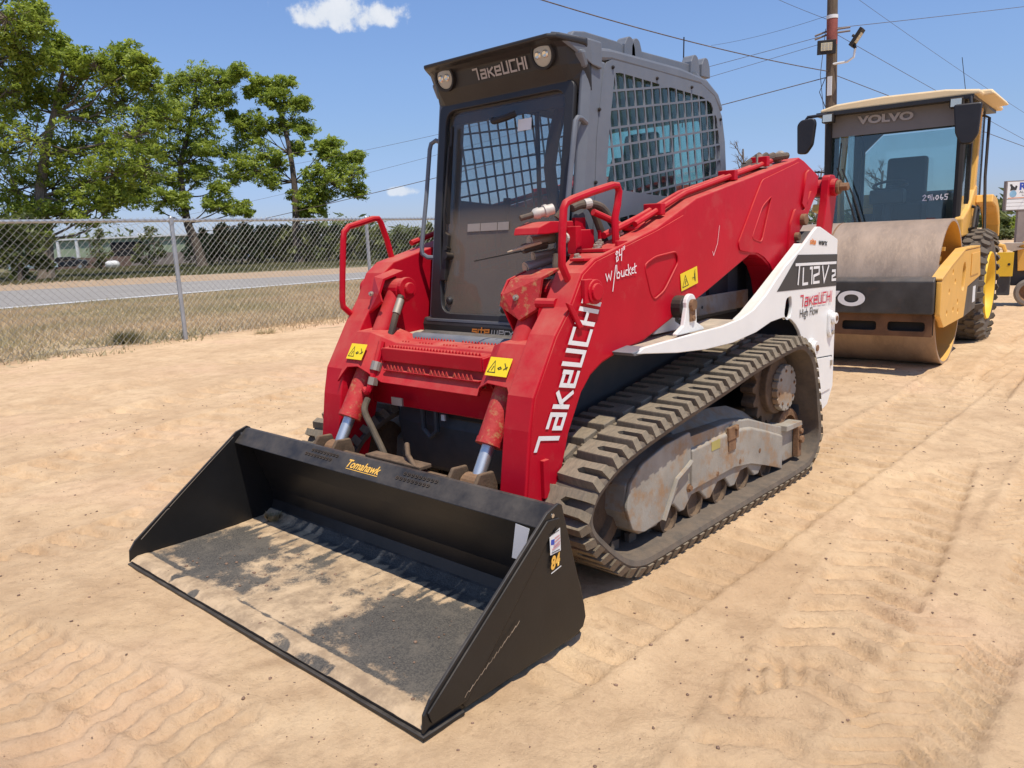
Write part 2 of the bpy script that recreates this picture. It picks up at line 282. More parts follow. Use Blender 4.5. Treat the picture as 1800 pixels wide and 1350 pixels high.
def logo(s, h, shear=.12, wk=1., adv=1.2):
    out = []; x = 0
    for ch in s:
        for ln in GL[ch]: out.append([((x + p[0] * wk) * h + p[1] * h * shear, p[1] * h) for p in ln])
        x += ADV.get(ch, adv) * wk
    return out, x * h

# ------------------------------------------------------------------ ground
def axis_coords(a, b, step, lo, hi, grow=1.13):
    c = list(np.arange(a, b, step)); s = step; x = a
    left = []
    while x > lo: s *= grow; x -= s; left.append(x)
    s = step; x = c[-1]; right = []
    while x < hi: s *= grow; x += s; right.append(x)
    return np.array(left[::-1] + c + right)
gx = axis_coords(-4.6, 3.6, .0155, -1500, 1500); gy = axis_coords(-1.3, 6.2, .0165, -1500, 1500)
X, Y = np.meshgrid(gx, gy)
def vnoise(x, y, s, seed):
    r = np.random.default_rng(seed); T = r.random((256, 256)); u = x / s; v = y / s; i = np.floor(u).astype(int); j = np.floor(v).astype(int); fu = u - i; fv = v - j
    fu = fu * fu * (3 - 2 * fu); fv = fv * fv * (3 - 2 * fv); g = lambda a, b: T[a % 256, b % 256]
    return (g(i, j) * (1 - fu) + g(i + 1, j) * fu) * (1 - fv) + (g(i, j + 1) * (1 - fu) + g(i + 1, j + 1) * fu) * fv - .5
def sstep(a, b, x): t = np.clip((x - a) / (b - a), 0, 1); return t * t * (3 - 2 * t)
def ground_h(X, Y):
    Z = vnoise(X, Y, 2.3, 1) * .035 + vnoise(X, Y, .8, 2) * .022 + vnoise(X, Y, .31, 3) * .012 + vnoise(X, Y, .13, 4) * .009 + vnoise(X, Y, .06, 5) * .007 + vnoise(X, Y, .034, 6) * .0045
    def trk(Z, p, ang, wd, pitch, dep, lug=.5, chev=0., seed=0, l0=-50, l1=50, rim=.008, force=0.):
        ca, sa = math.cos(ang), math.sin(ang); dx = X - p[0]; dy = Y - p[1]
        s = dx * ca + dy * sa; t = -dx * sa + dy * ca + vnoise(s, s * 0, 3., seed + 50) * .12
        inside = sstep(wd / 2 + .02, wd / 2 - .02, np.abs(t)); edge = np.exp(-((np.abs(t) - wd / 2 - .03) / .03) ** 2)
        q = (s + chev * np.abs(t)) / pitch; fr = q - np.floor(q); bar = sstep(0, .08, fr) * sstep(lug + .12, lug, fr)
        dep = dep * 2.1; mask = np.maximum(force, sstep(-.14, .06, vnoise(X, Y, 1.1, seed + 7))) * sstep(l0, l0 + .3, s) * sstep(l1, l1 - .3, s)
        return Z * (1 - .5 * inside * mask) + mask * (-dep * .4 * inside - dep * 1.35 * bar * inside * (.7 + .8 * vnoise(X, Y, .11, seed + 9)) + 1.3 * rim * edge)
    h = math.pi / 2
    Z = trk(Z, (1.02, 2), h, .56, .16, .013, .5, 0, 11, -1.7, 6, force=.9)               # the loader's own prints beside its track
    Z = trk(Z, (1.72, 2), h + .10, .42, .17, .013, .5, .5, 12)
    Z = trk(Z, (2.35, 2), h + .03, .40, .12, .016, .5, -.6, 13)
    Z = trk(Z, (3.15, 2), h - .05, .5, .14, .014, .5, .4, 14)
    Z = trk(Z, (-2.2, 1), h + .35, .45, .15, .012, .55, .2, 15)
    Z = trk(Z, (-3.6, 1), h + .28, .5, .22, .014, .5, .0, 16)
    Z = trk(Z, (-5.2, 3), h + .24, .5, .26, .014, .5, .0, 17)
    Z = trk(Z, (-6.6, 3), h + .24, .5, .26, .014, .5, .0, 18)
    Z = trk(Z, (2.1, 3), h + .02, .34, .075, .010, .5, .9, 22, -4, 4)
    Z = trk(Z, (2.75, 2), h + .16, .38, .11, .012, .5, -.8, 23)
    Z = trk(Z, (-.4, -.7), .10, .36, .13, .011, .5, .5, 24, -4, 3)
    Z = trk(Z, (.9, -.5), 1.1, .30, .085, .010, .5, .8, 25, -2, 2)
    Z = trk(Z, (-1.7, .2), h + .2, .45, .15, .013, .5, .0, 26)
    Z = trk(Z, (2.0, .2), .75, .30, .09, .011, .45, .7, 19, -3, 3)
    Z = trk(Z, (1.5, -.2), .2, .26, .09, .009, .45, .0, 20, -3, 3)
    # shallow ruts along the yard lane
    for x0, wd_, dp in ((1.60, .22, .02), (2.25, .18, .03), (2.9, .3, .03), (3.6, .2, .03), (-1.9, .3, .02), (-2.9, .25, .02)): Z = Z - dp * np.exp(-((X - x0 - .08 * (Y - 2)) / wd_) ** 2)
    # flat where the loader and bucket stand
    f = sstep(.10, -.12, np.maximum(np.abs(X) - 1.02, np.abs(Y - 1.7) - 1.75)); Z = Z * (1 - f) - .004 * f
    fe = sstep(-10.4, -12.2, X); far = sstep(14, 30, np.hypot(X, Y - 4)); k = np.maximum(fe, far); Z = Z * (1 - k) - .05 * k
    return Z
Z = ground_h(X, Y); ny_, nx_ = X.shape
V = np.stack([X, Y, Z], -1).reshape(-1, 3); idx = np.arange(nx_ * ny_).reshape(ny_, nx_)
F = np.stack([idx[:-1, :-1], idx[:-1, 1:], idx[1:, 1:], idx[1:, :-1]], -1).reshape(-1, 4)
def npmesh(name, V, F, m, parent=None, smooth=False, tone=None):
    me = bpy.data.meshes.new(name); k = F.shape[1]; me.vertices.add(len(V)); me.vertices.foreach_set('co', V.astype(np.float32).ravel()); me.loops.add(F.size); me.loops.foreach_set('vertex_index', F.astype(np.int32).ravel())
    me.polygons.add(len(F)); me.polygons.foreach_set('loop_start', (np.arange(len(F)) * k).astype(np.int32)); me.update(calc_edges=True)
    if smooth: me.polygons.foreach_set('use_smooth', np.ones(len(F), bool))
    if tone is not None:
        at = me.attributes.new('tone', 'FLOAT', 'FACE'); at.data.foreach_set('value', tone.astype(np.float32))
    me.materials.append(m); o = bpy.data.objects.new(name, me); COL.objects.link(o); o.parent = parent
    if parent is not None and 'loc0' in parent: o.location = -Vector(parent['loc0'])
    return o
# sand material
def sandmat():
    m = bpy.data.materials.new('packed_sand'); m.use_nodes = True; nt = m.node_tree; N = nt.nodes; L = nt.links; b = N['Principled BSDF']; b.inputs['Roughness'].default_value = .95; b.inputs['Specular IOR Level'].default_value = .15
    tc = N.new('ShaderNodeTexCoord')
    def noise(s, det=8, rg=.6):
        n = N.new('ShaderNodeTexNoise'); n.inputs['Scale'].default_value = s; n.inputs['Detail'].default_value = det; n.inputs['Roughness'].default_value = rg; L.new(tc.outputs['Object'], n.inputs[0]); return n.outputs['Fac']
    def ramp(f, a, c, lo=0., hi=1.):
        r = N.new('ShaderNodeMapRange'); L.new(f, r.inputs[0]); r.inputs[1].default_value = a; r.inputs[2].default_value = c; r.inputs[3].default_value = lo; r.inputs[4].default_value = hi; return r.outputs[0]
    def mix(f, a, c):
        x = N.new('ShaderNodeMix'); x.data_type = 'RGBA'; L.new(f, x.inputs[0])
        for i, v in ((6, a), (7, c)):
            if isinstance(v, tuple): x.inputs[i].default_value = (*v, 1)
            else: L.new(v, x.inputs[i])
        return x.outputs[2]
    c = mix(ramp(noise(.9), .35, .65), (.57, .380, .218), (.73, .515, .305))
    c = mix(ramp(noise(5, 9, .7), .45, .70, 0, .75), c, (.46, .30, .17))
    c = mix(ramp(noise(2.1, 6, .6), .52, .68, 0, .45), c, (.76, .55, .33))
    c = mix(ramp(noise(.45, 3), .54, .68, 0, .35), c, (.60, .35, .235))
    c = mix(ramp(noise(38, 5, .7), .60, .72, 0, .4), c, (.30, .18, .10))
    c = mix(ramp(noise(11, 10, .75), .52, .66, 0, .5), c, (.44, .285, .165))
    L.new(c, b.inputs['Base Color'])
    n1 = noise(60, 10, .75); n2 = noise(14, 8, .65); ad = N.new('ShaderNodeMath'); ad.operation = 'MULTIPLY_ADD'; L.new(n1, ad.inputs[0]); ad.inputs[1].default_value = .5; L.new(n2, ad.inputs[2])
    bp_ = N.new('ShaderNodeBump'); bp_.inputs['Strength'].default_value = 1.0; bp_.inputs['Distance'].default_value = .02; L.new(ad.outputs[0], bp_.inputs['Height']); L.new(bp_.outputs[0], b.inputs['Normal'])
    return m
M['sand'] = sandmat()
M['grassy'] = mat('dry_verge_soil', (.46, .33, .185), .95, var=.25, scale=1.3, splot=.7, scol=(.30, .25, .12), sscale=.8, bump=.6, bscale=25, sthr=.5)
M['farm'] = mat('far_grass_field', (.17, .145, .06), .95, var=.3, scale=.25, splot=.6, scol=(.24, .19, .09), sscale=.12, bump=.4, bscale=4)
M['asph'] = mat('grey_asphalt', (.29, .265, .235), .9, var=.12, scale=1.5, bump=.2, bscale=60, stretch=(1, .2, 1)); M['shoulder'] = mat('sandy_shoulder', (.40, .28, .175), .95, var=.12, scale=.8, splot=.3, scol=(.3, .22, .1), sscale=1)
M['paint'] = mat('road_paint', (.72, .72, .70), .7, var=.05, splot=.3, scol=(.4, .38, .36), sscale=6)
g = npmesh('ground', V, F, M['sand'], smooth=True); g['kind'] = 'structure'
def strip(name, A, B, m, z, ja=0., jb=0., seed=0, n=260, nc=1):
    ya = np.interp(np.linspace(0, 1, n), np.linspace(0, 1, len(A)), [p[1] for p in A]); xa = np.interp(np.linspace(0, 1, n), np.linspace(0, 1, len(A)), [p[0] for p in A])
    yb = np.interp(np.linspace(0, 1, n), np.linspace(0, 1, len(B)), [p[1] for p in B]); xb = np.interp(np.linspace(0, 1, n), np.linspace(0, 1, len(B)), [p[0] for p in B])
    xa = xa + ja * (2 * vnoise(ya, ya * 0, 1.1, seed) + vnoise(ya, ya * 0, .35, seed + 1)); xb = xb + jb * (2 * vnoise(yb, yb * 0, 1.1, seed + 2) + vnoise(yb, yb * 0, .35, seed + 3))
    V = np.concatenate([np.stack([xa, ya, np.full(n, z)], 1), np.stack([xb, yb, np.full(n, z)], 1)]); i = np.arange(n - 1)
    o = npmesh(name, V, np.stack([i, i + 1, n + i + 1, n + i], 1), m); o['kind'] = 'structure'; return o
strip('far_field', [(-30, -160), (-30, 400)], [(-900, -160), (-900, 400)], M['farm'], -.030, n=3)
strip('grass_verge', [(-10.6, -30), (-10.35, 2), (-10.3, 5), (-9.6, 9), (-9.2, 22), (-9.2, 80)], [(-25.2, -30), (-25.2, 2), (-25.2, 5), (-25.2, 9), (-26.2, 22), (-28.2, 80)], M['grassy'], -.012, ja=.7, jb=.3, seed=31, n=900)
strip('sandy_shoulder', [(-23.5, -30), (-24.2, 5.8), (-25.0, 18.7), (-27.3, 60)], [(-25.6, -30), (-25.6, 5.8), (-26.0, 18.7), (-28.3, 60)], M['shoulder'], -.006, ja=.35, seed=35, n=500)
strip('road', [(-22.9, -30), (-23.6, -10), (-24.35, 5.8), (-25.05, 18.7), (-27.3, 60), (-33, 160)], [(-50.5, -30), (-46, -10), (-40.6, 8.5), (-31.8, 23.1), (-34, 60), (-40, 160)], M['asph'], .004, n=160)
strip('edge_line', [(-23.25, -30), (-23.9, -10), (-24.72, 5.8), (-25.42, 18.7), (-27.6, 60)], [(-23.6, -30), (-24.25, -10), (-25.10, 5.8), (-25.72, 18.7), (-27.9, 60)], M['paint'], .008, n=160)
strip('far_shoulder', [(-50.2, -30), (-45.7, -10), (-40.4, 8.5), (-31.6, 23.1), (-34, 60)], [(-66, -30), (-60, -10), (-54.5, 13), (-40, 29.2), (-40, 60)], M['shoulder'], .0, jb=.8, seed=38, n=400)

# dry grass blades on the verge (uncountable: one object)
def blades(name, n, xr, yr, hmin, hmax, m, dens, wd=.012, z0=-.01):
    x = rng.uniform(*xr, n); y = rng.uniform(*yr, n); k = dens(x, y) > rng.random(n); x, y = x[k], y[k]; n = len(x)
    h = rng.uniform(hmin, hmax, n) * (.6 + .8 * (vnoise(x, y, 1.2, 77) + .5)); a = rng.uniform(0, 6.28, n); lx = rng.normal(0, .45, n) * h; ly = rng.normal(0, .45, n) * h
    ww = wd * (.6 + rng.random(n)); p = np.stack([x, y, np.full(n, z0)], 1); dx = np.stack([np.cos(a) * ww, np.sin(a) * ww, a * 0], 1)
    V = np.stack([p - dx, p + dx, p + np.stack([lx, ly, h], 1)], 1).reshape(-1, 3); F = np.arange(3 * n).reshape(-1, 3)
    t = np.clip(vnoise(x, y, 2.2, 78) * 1.6 + .35 + rng.normal(0, .15, n), 0, 1); o = npmesh(name, V, F, m, tone=t); o['kind'] = 'stuff'; return o
def dverge(x, y):
    e = np.interp(y, [-30, 2, 5, 9, 22], [-10.6, -10.35, -10.3, -9.6, -9.2]); return np.clip((e - x) / 1.6 + vnoise(x, y, .8, 90) * 1.6 + .2, 0, 1) * sstep(-24.3, -23.5, x)
def dpatch(x, y):
    return np.clip(vnoise(x, y, .5, 91) * 2.2 - .1 + .3 * vnoise(x, y, .12, 92), 0, 1)
tag(blades('dry_grass', 150000, (-25.5, -9.6), (-6, 26), .04, .13, M['straw'], dverge), 'short dry grass growing on the verge behind the chain link fence', 'grass')
tag(blades('dry_grass_tufts', 26000, (-10.9, -9.0), (-4, 22), .02, .08, M['straw'], lambda x, y: dpatch(x, y) * sstep(-9.1, -9.9, x), .008, -.03), 'sparse straw tufts scattered along the foot of the fence', 'grass')
tag(blades('far_grass', 60000, (-90, -40), (4, 60), .08, .22, M['gblade'], lambda x, y: sstep(-42, -47, x - (y - 29) * .3) * np.ones_like(x), .05), 'green and straw coloured grass across the road under the trees', 'grass')
# weeds
def tuft(loc, r, n, m, name, label, cat, h=.25, group=None):
    a = rng.uniform(0, 6.28, n); rr = r * np.sqrt(rng.random(n)) * .5; p = np.stack([loc[0] + np.cos(a) * rr, loc[1] + np.sin(a) * rr, np.full(n, loc[2])], 1)
    tip = p + np.stack([np.cos(a) * r * rng.random(n), np.sin(a) * r * rng.random(n), h * (.5 + .6 * rng.random(n))], 1); dx = np.stack([-np.sin(a), np.cos(a), a * 0], 1) * .012
    V = np.stack([p - dx, p + dx, tip], 1).reshape(-1, 3); o = npmesh(name, V, np.arange(3 * n).reshape(-1, 3), m, tone=rng.random(n)); return tag(o, label, cat, group)
tuft((-11.0, 4.0, -.02), .30, 260, M['gblade'], 'weed_clump', 'grey green weed clump at the foot of the fence left of the post', 'weed')
tuft((-9.75, 5.9, -.03), .22, 180, M['straw'], 'weed_clump', 'low straw coloured weed on the sand just right of the fence post', 'weed', .12)
tuft((-12.2, 10.1, -.02), .22, 160, M['gblade'], 'weed_clump', 'small green weed in the grass seen beside the red handrail', 'weed', .2)

# pebbles and crumbs on the sand
def blob(r, seed, n=1):
    bm = bmesh.new(); bmesh.ops.create_icosphere(bm, subdivisions=n, radius=r); rr = random.Random(seed)
    for v in bm.verts: v.co *= .7 + .5 * rr.random()
    for v in bm.verts: v.co.z *= .65
    V = np.array([v.co[:] for v in bm.verts]); F = np.array([[v.index for v in f.verts] for f in bm.faces]); bm.free(); return V, F
bl = [blob(1, i) for i in range(5)]; n = 14000; Vs, Fs = [], []; o_ = 0
px = rng.uniform(-5, 3.6, n); py = rng.uniform(-1.2, 8, n); keep = (vnoise(px, py, .5, 60) > -.05) | (rng.random(n) < .25)
keep &= ~((np.abs(px) < 1.1) & (py > -.03) & (py < .95)); px, py = px[keep], py[keep]; pz = ground_h(px[None], py[None])[0]; ps = .0016 + .0065 * rng.random(len(px)) ** 7
for i in range(len(px)):
    v, f = bl[i % 5]; a = rng.random() * 6.28; c_, s_ = math.cos(a), math.sin(a); q = v * ps[i] * np.array([1.2, 1, 1]); q = np.stack([q[:, 0] * c_ - q[:, 1] * s_ + px[i], q[:, 0] * s_ + q[:, 1] * c_ + py[i], q[:, 2] + pz[i] + ps[i] * .25], 1)
    Vs.append(q); Fs.append(f + o_); o_ += len(v)
o = npmesh('pebbles', np.concatenate(Vs), np.concatenate(Fs), M['stone']); tag(o, 'tiny brown pebbles and crumbs scattered over the sand', 'gravel', None, 'stuff')

# ------------------------------------------------------------------ foliage
def leaves(name, clusters, per, size, spread, m, parent, flat=.75, seed=0):
    r = np.random.default_rng(seed); C = np.array(clusters, float); n = len(C) * per
    cc = np.repeat(C[:, :3], per, 0); sp = np.repeat(C[:, 3], per)[:, None] * spread; d = r.normal(0, 1, (n, 3)); d /= np.linalg.norm(d, axis=1)[:, None]; d *= (r.random((n, 1)) ** .45); d[:, 2] *= flat
    p = cc + d * sp; a = r.normal(0, 1, (n, 3)); a /= np.linalg.norm(a, axis=1)[:, None]; b = np.cross(a, r.normal(0, 1, (n, 3))); b /= np.linalg.norm(b, axis=1)[:, None]; b[:, 2] -= .3; a[:, 2] *= .45; b[:, 2] *= .7
    s = size * (.4 + 1.3 * r.random((n, 1)) ** 1.6); V = np.stack([p - a * s * .32, p + b * s * .75, p + a * s * .32, p - b * s * .75], 1).reshape(-1, 3)
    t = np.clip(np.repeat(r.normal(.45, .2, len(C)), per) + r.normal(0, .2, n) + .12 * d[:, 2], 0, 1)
    o = npmesh(name, V, np.arange(4 * n).reshape(-1, 4), m, parent, tone=t); o['kind'] = 'stuff'; return o
DF = lambda px, py, D: Vector((2.72847, -1.36484, 1.4785)) + (Fv + Rv * ((px - 900) / 1371.85) - Uv * ((py - 675) / 1371.85)) * D
# tree crowns are lists of world-space clumps; the table below holds clump centres surveyed on the crown's own plane
def tree(name, label, base, D, trunk, clumps, leafm, barkm, group=None, lsize=.215, ncl=11, per=46, rt=.5, seed=1, limbs=True, cat='tree', depthk=1.):
    """trunk: list of (px, py) spine nodes; clumps: (px, py, rpx)"""
    r = random.Random(seed); k = D / 1371.85; pts = [DF(a, b, D) for a, b in trunk]; pts[0].z = min(pts[0].z, -.05)
    root = thing(name, label, cat, tuple(pts[0]), group); tb = MB(); m = len(pts)
    sp = smooth_path(pts, 4); tb.tube(sp, [rt * (1 - .80 * i / (len(sp) - 1)) * (1.35 if i == 0 else 1) for i in range(len(sp))], 9); tb.build('trunk', barkm, root, smooth=True)
    cl = []; lb = MB()
    for (a, b, q) in clumps:
        R_ = q * k * (1.18 if limbs else 1); off = (r.random() - .5) * 2.4 * R_ * depthk; c = DF(a, b, D + off)
        if limbs:
            j = min(range(m), key=lambda i: (pts[i] - c).length * .55 + max(0, pts[i].z - c.z + R_ * .4) * 2.2); s = pts[j]; mid = (s + c) / 2 + Vector((r.uniform(-.2, .2) * R_, r.uniform(-.2, .2) * R_, -.22 * (c - s).length * r.random()))
            rl = rt * (.19 if j < m - 1 else .16); lb.tube(smooth_path([s, mid, c], 4), [max(.03, rl * (1 - .8 * i / 8)) for i in range(9)], 6)
        for _ in range(ncl * (2 if limbs else 1)):
            d = Vector((r.gauss(0, 1), r.gauss(0, 1), r.gauss(0, 1))).normalized() * (.25 + .85 * r.random() ** .7) * R_; d.z *= .85; e = c + d; cl.append((*e, (.17 * R_ + .32) * r.uniform(.6, 1.3) if limbs else .30 * R_ + .22))
            if limbs and r.random() < .7: lb.tube([c + d * .0 - Vector((0, 0, R_ * .1)), c + d * .5 + Vector((r.uniform(-.1, .1) * R_, 0, -.05 * R_)), e + d * .12], [max(.03, rt * .12), max(.022, rt * .07), .015], 4)
    if limbs:   # looser sprays bridging neighbouring clumps, so the outline stays uneven
        lb.build('limbs', barkm, root, smooth=True)
        for _ in range(len(clumps) * 9):
            a_, b_ = r.sample(clumps, 2)
            if math.dist(a_[:2], b_[:2]) > 55: continue
            t_ = r.random(); c = DF(a_[0] + (b_[0] - a_[0]) * t_ + r.gauss(0, 7), a_[1] + (b_[1] - a_[1]) * t_ + r.gauss(0, 7), D + r.gauss(0, 1.6)); cl.append((*c, r.uniform(.25, .75)))
        for a_ in clumps:
            for _ in range(5): th = r.uniform(0, 6.28); c = DF(a_[0] + a_[2] * 1.22 * math.cos(th), a_[1] + a_[2] * 1.12 * math.sin(th), D + r.gauss(0, 1.2)); cl.append((*c, r.uniform(.18, .5)))
    leaves('crown', cl, int(per * .9) if limbs else per, lsize, 1., leafm, root, seed=seed + 5, flat=.6 if limbs else .75)
    return root
tree('pecan_tree', 'tallest leafy pecan tree at the left edge, cut off by the frame', None, 50, [(-95, 500), (-92, 380), (-80, 250), (-40, 110), (-20, 20)],
     [(-60, -20, 75), (12, 28, 42), (60, 52, 26), (-10, 100, 45), (30, 85, 28), (40, 130, 20), (85, 105, 16), (-90, 120, 70), (-40, 190, 50), (-120, 250, 90), (65, 22, 16), (22, -35, 34), (5, 160, 34)], M['leaf'], M['bark'], 'leafy trees across the road', seed=3, rt=.62, per=46, ncl=18)
tree('pecan_tree', 'broad dense pecan tree with thick dark trunk and low sweeping limb, left of the photo', None, 53, [(82, 497), (80, 420), (72, 345), (80, 270), (95, 200), (110, 130)],
     [(120, 158, 40), (72, 165, 42), (30, 185, 38), (195, 128, 40), (222, 100, 24), (168, 118, 28), (245, 118, 22), (155, 195, 44), (215, 175, 44), (262, 145, 22), (60, 240, 55), (10, 265, 48), (120, 255, 52), (180, 255, 48), (235, 235, 42), (275, 200, 30), (30, 330, 46), (90, 325, 42), (150, 315, 44), (205, 300, 46), (250, 290, 34), (15, 385, 36), (55, 380, 36), (115, 372, 34), (170, 362, 30), (205, 345, 24), (100, 78, 16), (128, 105, 20)],
     M['leaf'], M['bark'], 'leafy trees across the road', seed=5, rt=.55, per=56, ncl=18)
tree('pecan_tree', 'middle pecan tree with forked reddish trunk leaning over the fence post', None, 72, [(356, 468), (345, 430), (330, 392), (322, 345), (318, 290), (335, 215), (345, 150)],
     [(350, 138, 26), (318, 145, 20), (385, 140, 18), (300, 175, 30), (345, 180, 28), (372, 178, 18), (420, 126, 13), (405, 140, 12), (272, 210, 26), (318, 225, 30), (362, 228, 22), (395, 170, 14), (255, 255, 22), (290, 268, 24), (330, 268, 22), (365, 265, 18), (300, 312, 22), (335, 305, 22), (360, 300, 16), (262, 322, 22), (290, 350, 22), (318, 358, 18), (245, 345, 18), (385, 330, 13), (400, 362, 15), (428, 368, 14), (372, 358, 12), (238, 300, 18), (220, 330, 16)],
     M['leaf'], M['barkd'], 'leafy trees across the road', seed=8, rt=.50, per=50, ncl=18)
tree('pecan_tree', 'right hand pecan tree with open crown, dead top twigs and bare gaps beside the cab', None, 74, [(526, 465), (521, 415), (520, 368), (517, 320), (510, 270), (498, 215), (484, 180), (478, 152)],
     [(500, 150, 15), (478, 152, 16), (450, 148, 14), (470, 172, 18), (500, 178, 16), (530, 182, 12), (440, 162, 9), (515, 215, 20), (540, 228, 14), (485, 222, 16), (455, 215, 20), (425, 218, 18), (408, 205, 10), (440, 240, 20), (410, 268, 22), (430, 292, 26), (462, 270, 22), (455, 302, 22), (412, 305, 18), (490, 285, 14), (478, 318, 16), (520, 262, 12), (565, 265, 17), (585, 258, 16), (602, 285, 20), (575, 298, 24), (552, 315, 20), (545, 345, 18), (590, 322, 22), (618, 310, 20), (628, 278, 11), (628, 338, 14), (566, 345, 16), (560, 368, 12), (520, 345, 12), (535, 375, 12)],
     M['leaf'], M['barkd'], 'leafy trees across the road', seed=9, rt=.42, per=50, ncl=17)
# dead twigs sticking out
def twigs(root_pts, n, seed, ln, m, name, label, D, r0=.05, group=None, cat='tree'):
    r = random.Random(seed); mb = MB(); base = DF(*root_pts[0], D)
    root = thing(name, label, cat, tuple(base), group)
    P = [DF(a, b, D) for a, b in root_pts]; mb.tube(P, [r0 * (1 - .6 * i / len(P)) for i in range(len(P))], 6)
    def grow(p, d, l, rr, dep):
        e = p + d * l; mb.tube([p, (p + e) / 2 + Vector((r.gauss(0, .05), r.gauss(0, .05), 0)) * l, e], [rr, rr * .8, rr * .6], 4, cap=False)
        if dep > 0:
            for _ in range(3): nd = (d + Vector((r.gauss(0, .5), r.gauss(0, .5), r.gauss(.1, .3)))).normalized(); grow(p + d * l * r.uniform(.4, 1), nd, l * r.uniform(.55, .8), rr * .55, dep - 1)
    for i in range(n):
        t = P[0].lerp(P[-1], .25 + .75 * i / n); d = Vector((r.gauss(0, .7), r.gauss(0, .7), r.uniform(.5, 1.2))).normalized(); grow(t, d, ln * r.uniform(.7, 1.2), r0 * .5, 3)
    mb.build('trunk', m, root); return root
twigs([(1306, 420), (1308, 320), (1306, 262)], 8, 3, .75, M['bark'], 'bare_tree', 'thin leafless tree standing behind the red arm, right of the cab', 42, .07)
twigs([(1275, 420), (1278, 350), (1280, 318)], 5, 4, .45, M['bark'], 'bare_tree', 'low leafless bush just behind the rear edge of the loader cab', 42, .04)
twigs([(1432, 430), (1440, 340), (1444, 300)], 9, 6, .55, M['bark'], 'bare_tree', 'bare twiggy tree between the loader arm and the utility pole', 40, .06)
twigs([(1545, 430), (1548, 340), (1552, 300)], 10, 5, .8, M['barkd'], 'bare_tree', 'leafless spreading tree seen through the roller cab glass', 44, .09)
# roadside shrubs and hedge
tree('roadside_bush', 'big dark evergreen bush at the far left behind the fence', None, 50, [(36, 498), (36, 470), (36, 440)], [(35, 428, 30), (5, 420, 30), (62, 425, 22), (20, 455, 24), (55, 455, 20), (36, 480, 15), (-25, 440, 34), (10, 395, 22), (50, 398, 20), (78, 460, 12)], M['leafd'], M['barkd'], 'evergreen shrubs across the road', seed=12, rt=.2, limbs=False, lsize=.25, cat='bush')
tree('young_tree', 'slim young evergreen in front of the green building, by the white tank', None, 80, [(178, 475), (176, 450), (172, 415)], [(173, 425, 13), (168, 443, 14), (182, 448, 12), (176, 408, 9), (176, 462, 9), (170, 396, 6)], M['leafo'], M['barkd'], 'evergreen shrubs across the road', seed=13, rt=.12, limbs=False, per=30, cat='tree')
tree('young_tree', 'wider young green tree in front of the dark doorway of the green building', None, 80, [(262, 472), (262, 450), (264, 425)], [(258, 420, 14), (248, 440, 13), (272, 438, 14), (286, 445, 8), (262, 405, 9), (262, 455, 12), (240, 455, 8)], M['leafo'], M['barkd'], 'evergreen shrubs across the road', seed=14, rt=.12, limbs=False, per=32, cat='tree')
lab = ['dark hedge shrub beside the forked tree trunk', 'tall olive hedge shrub just right of the forked tree', 'third hedge shrub right of the forked pecan trunk', 'hedge shrub left of the open pecan trunk, over the blue object', 'hedge shrub directly behind the open pecan trunk', 'hedge shrub just right of the open pecan trunk', 'hedge shrub behind the left post of the red handrail', 'hedge shrub framed inside the left red handrail', 'hedge shrub between the red handrail and the grey cab handle', 'last hedge shrub, beside the loader cab', 'hedge shrub hidden partly by the loader cab']
for i, lx in enumerate((352, 385, 425, 462, 500, 538, 578, 618, 658, 700, 742)):
    hh = [12, 0, -3, 0, 2, 0, 2, -2, 6, 4, 2][i]
    tree('hedge_shrub', lab[i], None, 78 - i * .6, [(lx, 462 - i * .9), (lx, 440), (lx, 420)], [(lx - 8, 416 + hh, 20), (lx + 12, 414 + hh, 20), (lx, 436, 24), (lx + 18, 440, 18), (lx - 14, 446, 15), (lx + 6, 404 + hh, 13)], M['leafd'] if i % 3 == 0 else M['leafo'], M['barkd'], 'shrubs of the long hedge across the road', seed=20 + i, rt=.12, limbs=False, per=50, lsize=.30, ncl=10, cat='shrub')
twigs([(650, 420), (652, 400)], 4, 30, .5, M['leafo'], 'feathery_tree', 'small dark feathery tree top rising over the hedge', 90, .05)
# right-hand far trees
for i, (lx, ty, hw, lb_, mm) in enumerate(((1752, 378, 9, 'dark pine left of the roadside sign post', 'leafd'), (1768, 384, 9, 'shorter dark pine between the taller pine and the bright green tree', 'leafd'), (1738, 388, 10, 'dark pine half hidden behind the yellow roller', 'leafd'), (1788, 382, 12, 'bright green tree directly left of the sign post', 'leaf'))):
    tree('pine_tree' if mm == 'leafd' else 'green_tree', lb_, None, 75, [(lx, 416), (lx, 400), (lx, ty)], [(lx, ty + 4, hw * .5), (lx - 3, ty + 12, hw * .8), (lx + 4, ty + 18, hw), (lx - 2, ty + 26, hw * 1.2), (lx + 3, ty + 33, hw * 1.2)], M[mm], M['barkd'], seed=50 + i, rt=.1, limbs=False, per=26, lsize=.28)
for i, lx in enumerate((1740, 1762, 1785, 1812)): tree('brown_scrub', ['low brown scrub bush beside the roller tyre', 'second low scrub bush below the pines', 'scrub bush at the foot of the bright green tree', 'scrub bush just beyond the sign post'][i], None, 56, [(lx, 422), (lx, 416), (lx, 412)], [(lx, 410, 9), (lx + 9, 412, 8), (lx - 9, 413, 8)], M['leafo'], M['barkd'], 'low scrub below the far pines', seed=60 + i, rt=.06, limbs=False, per=30, lsize=.18, cat='bush')
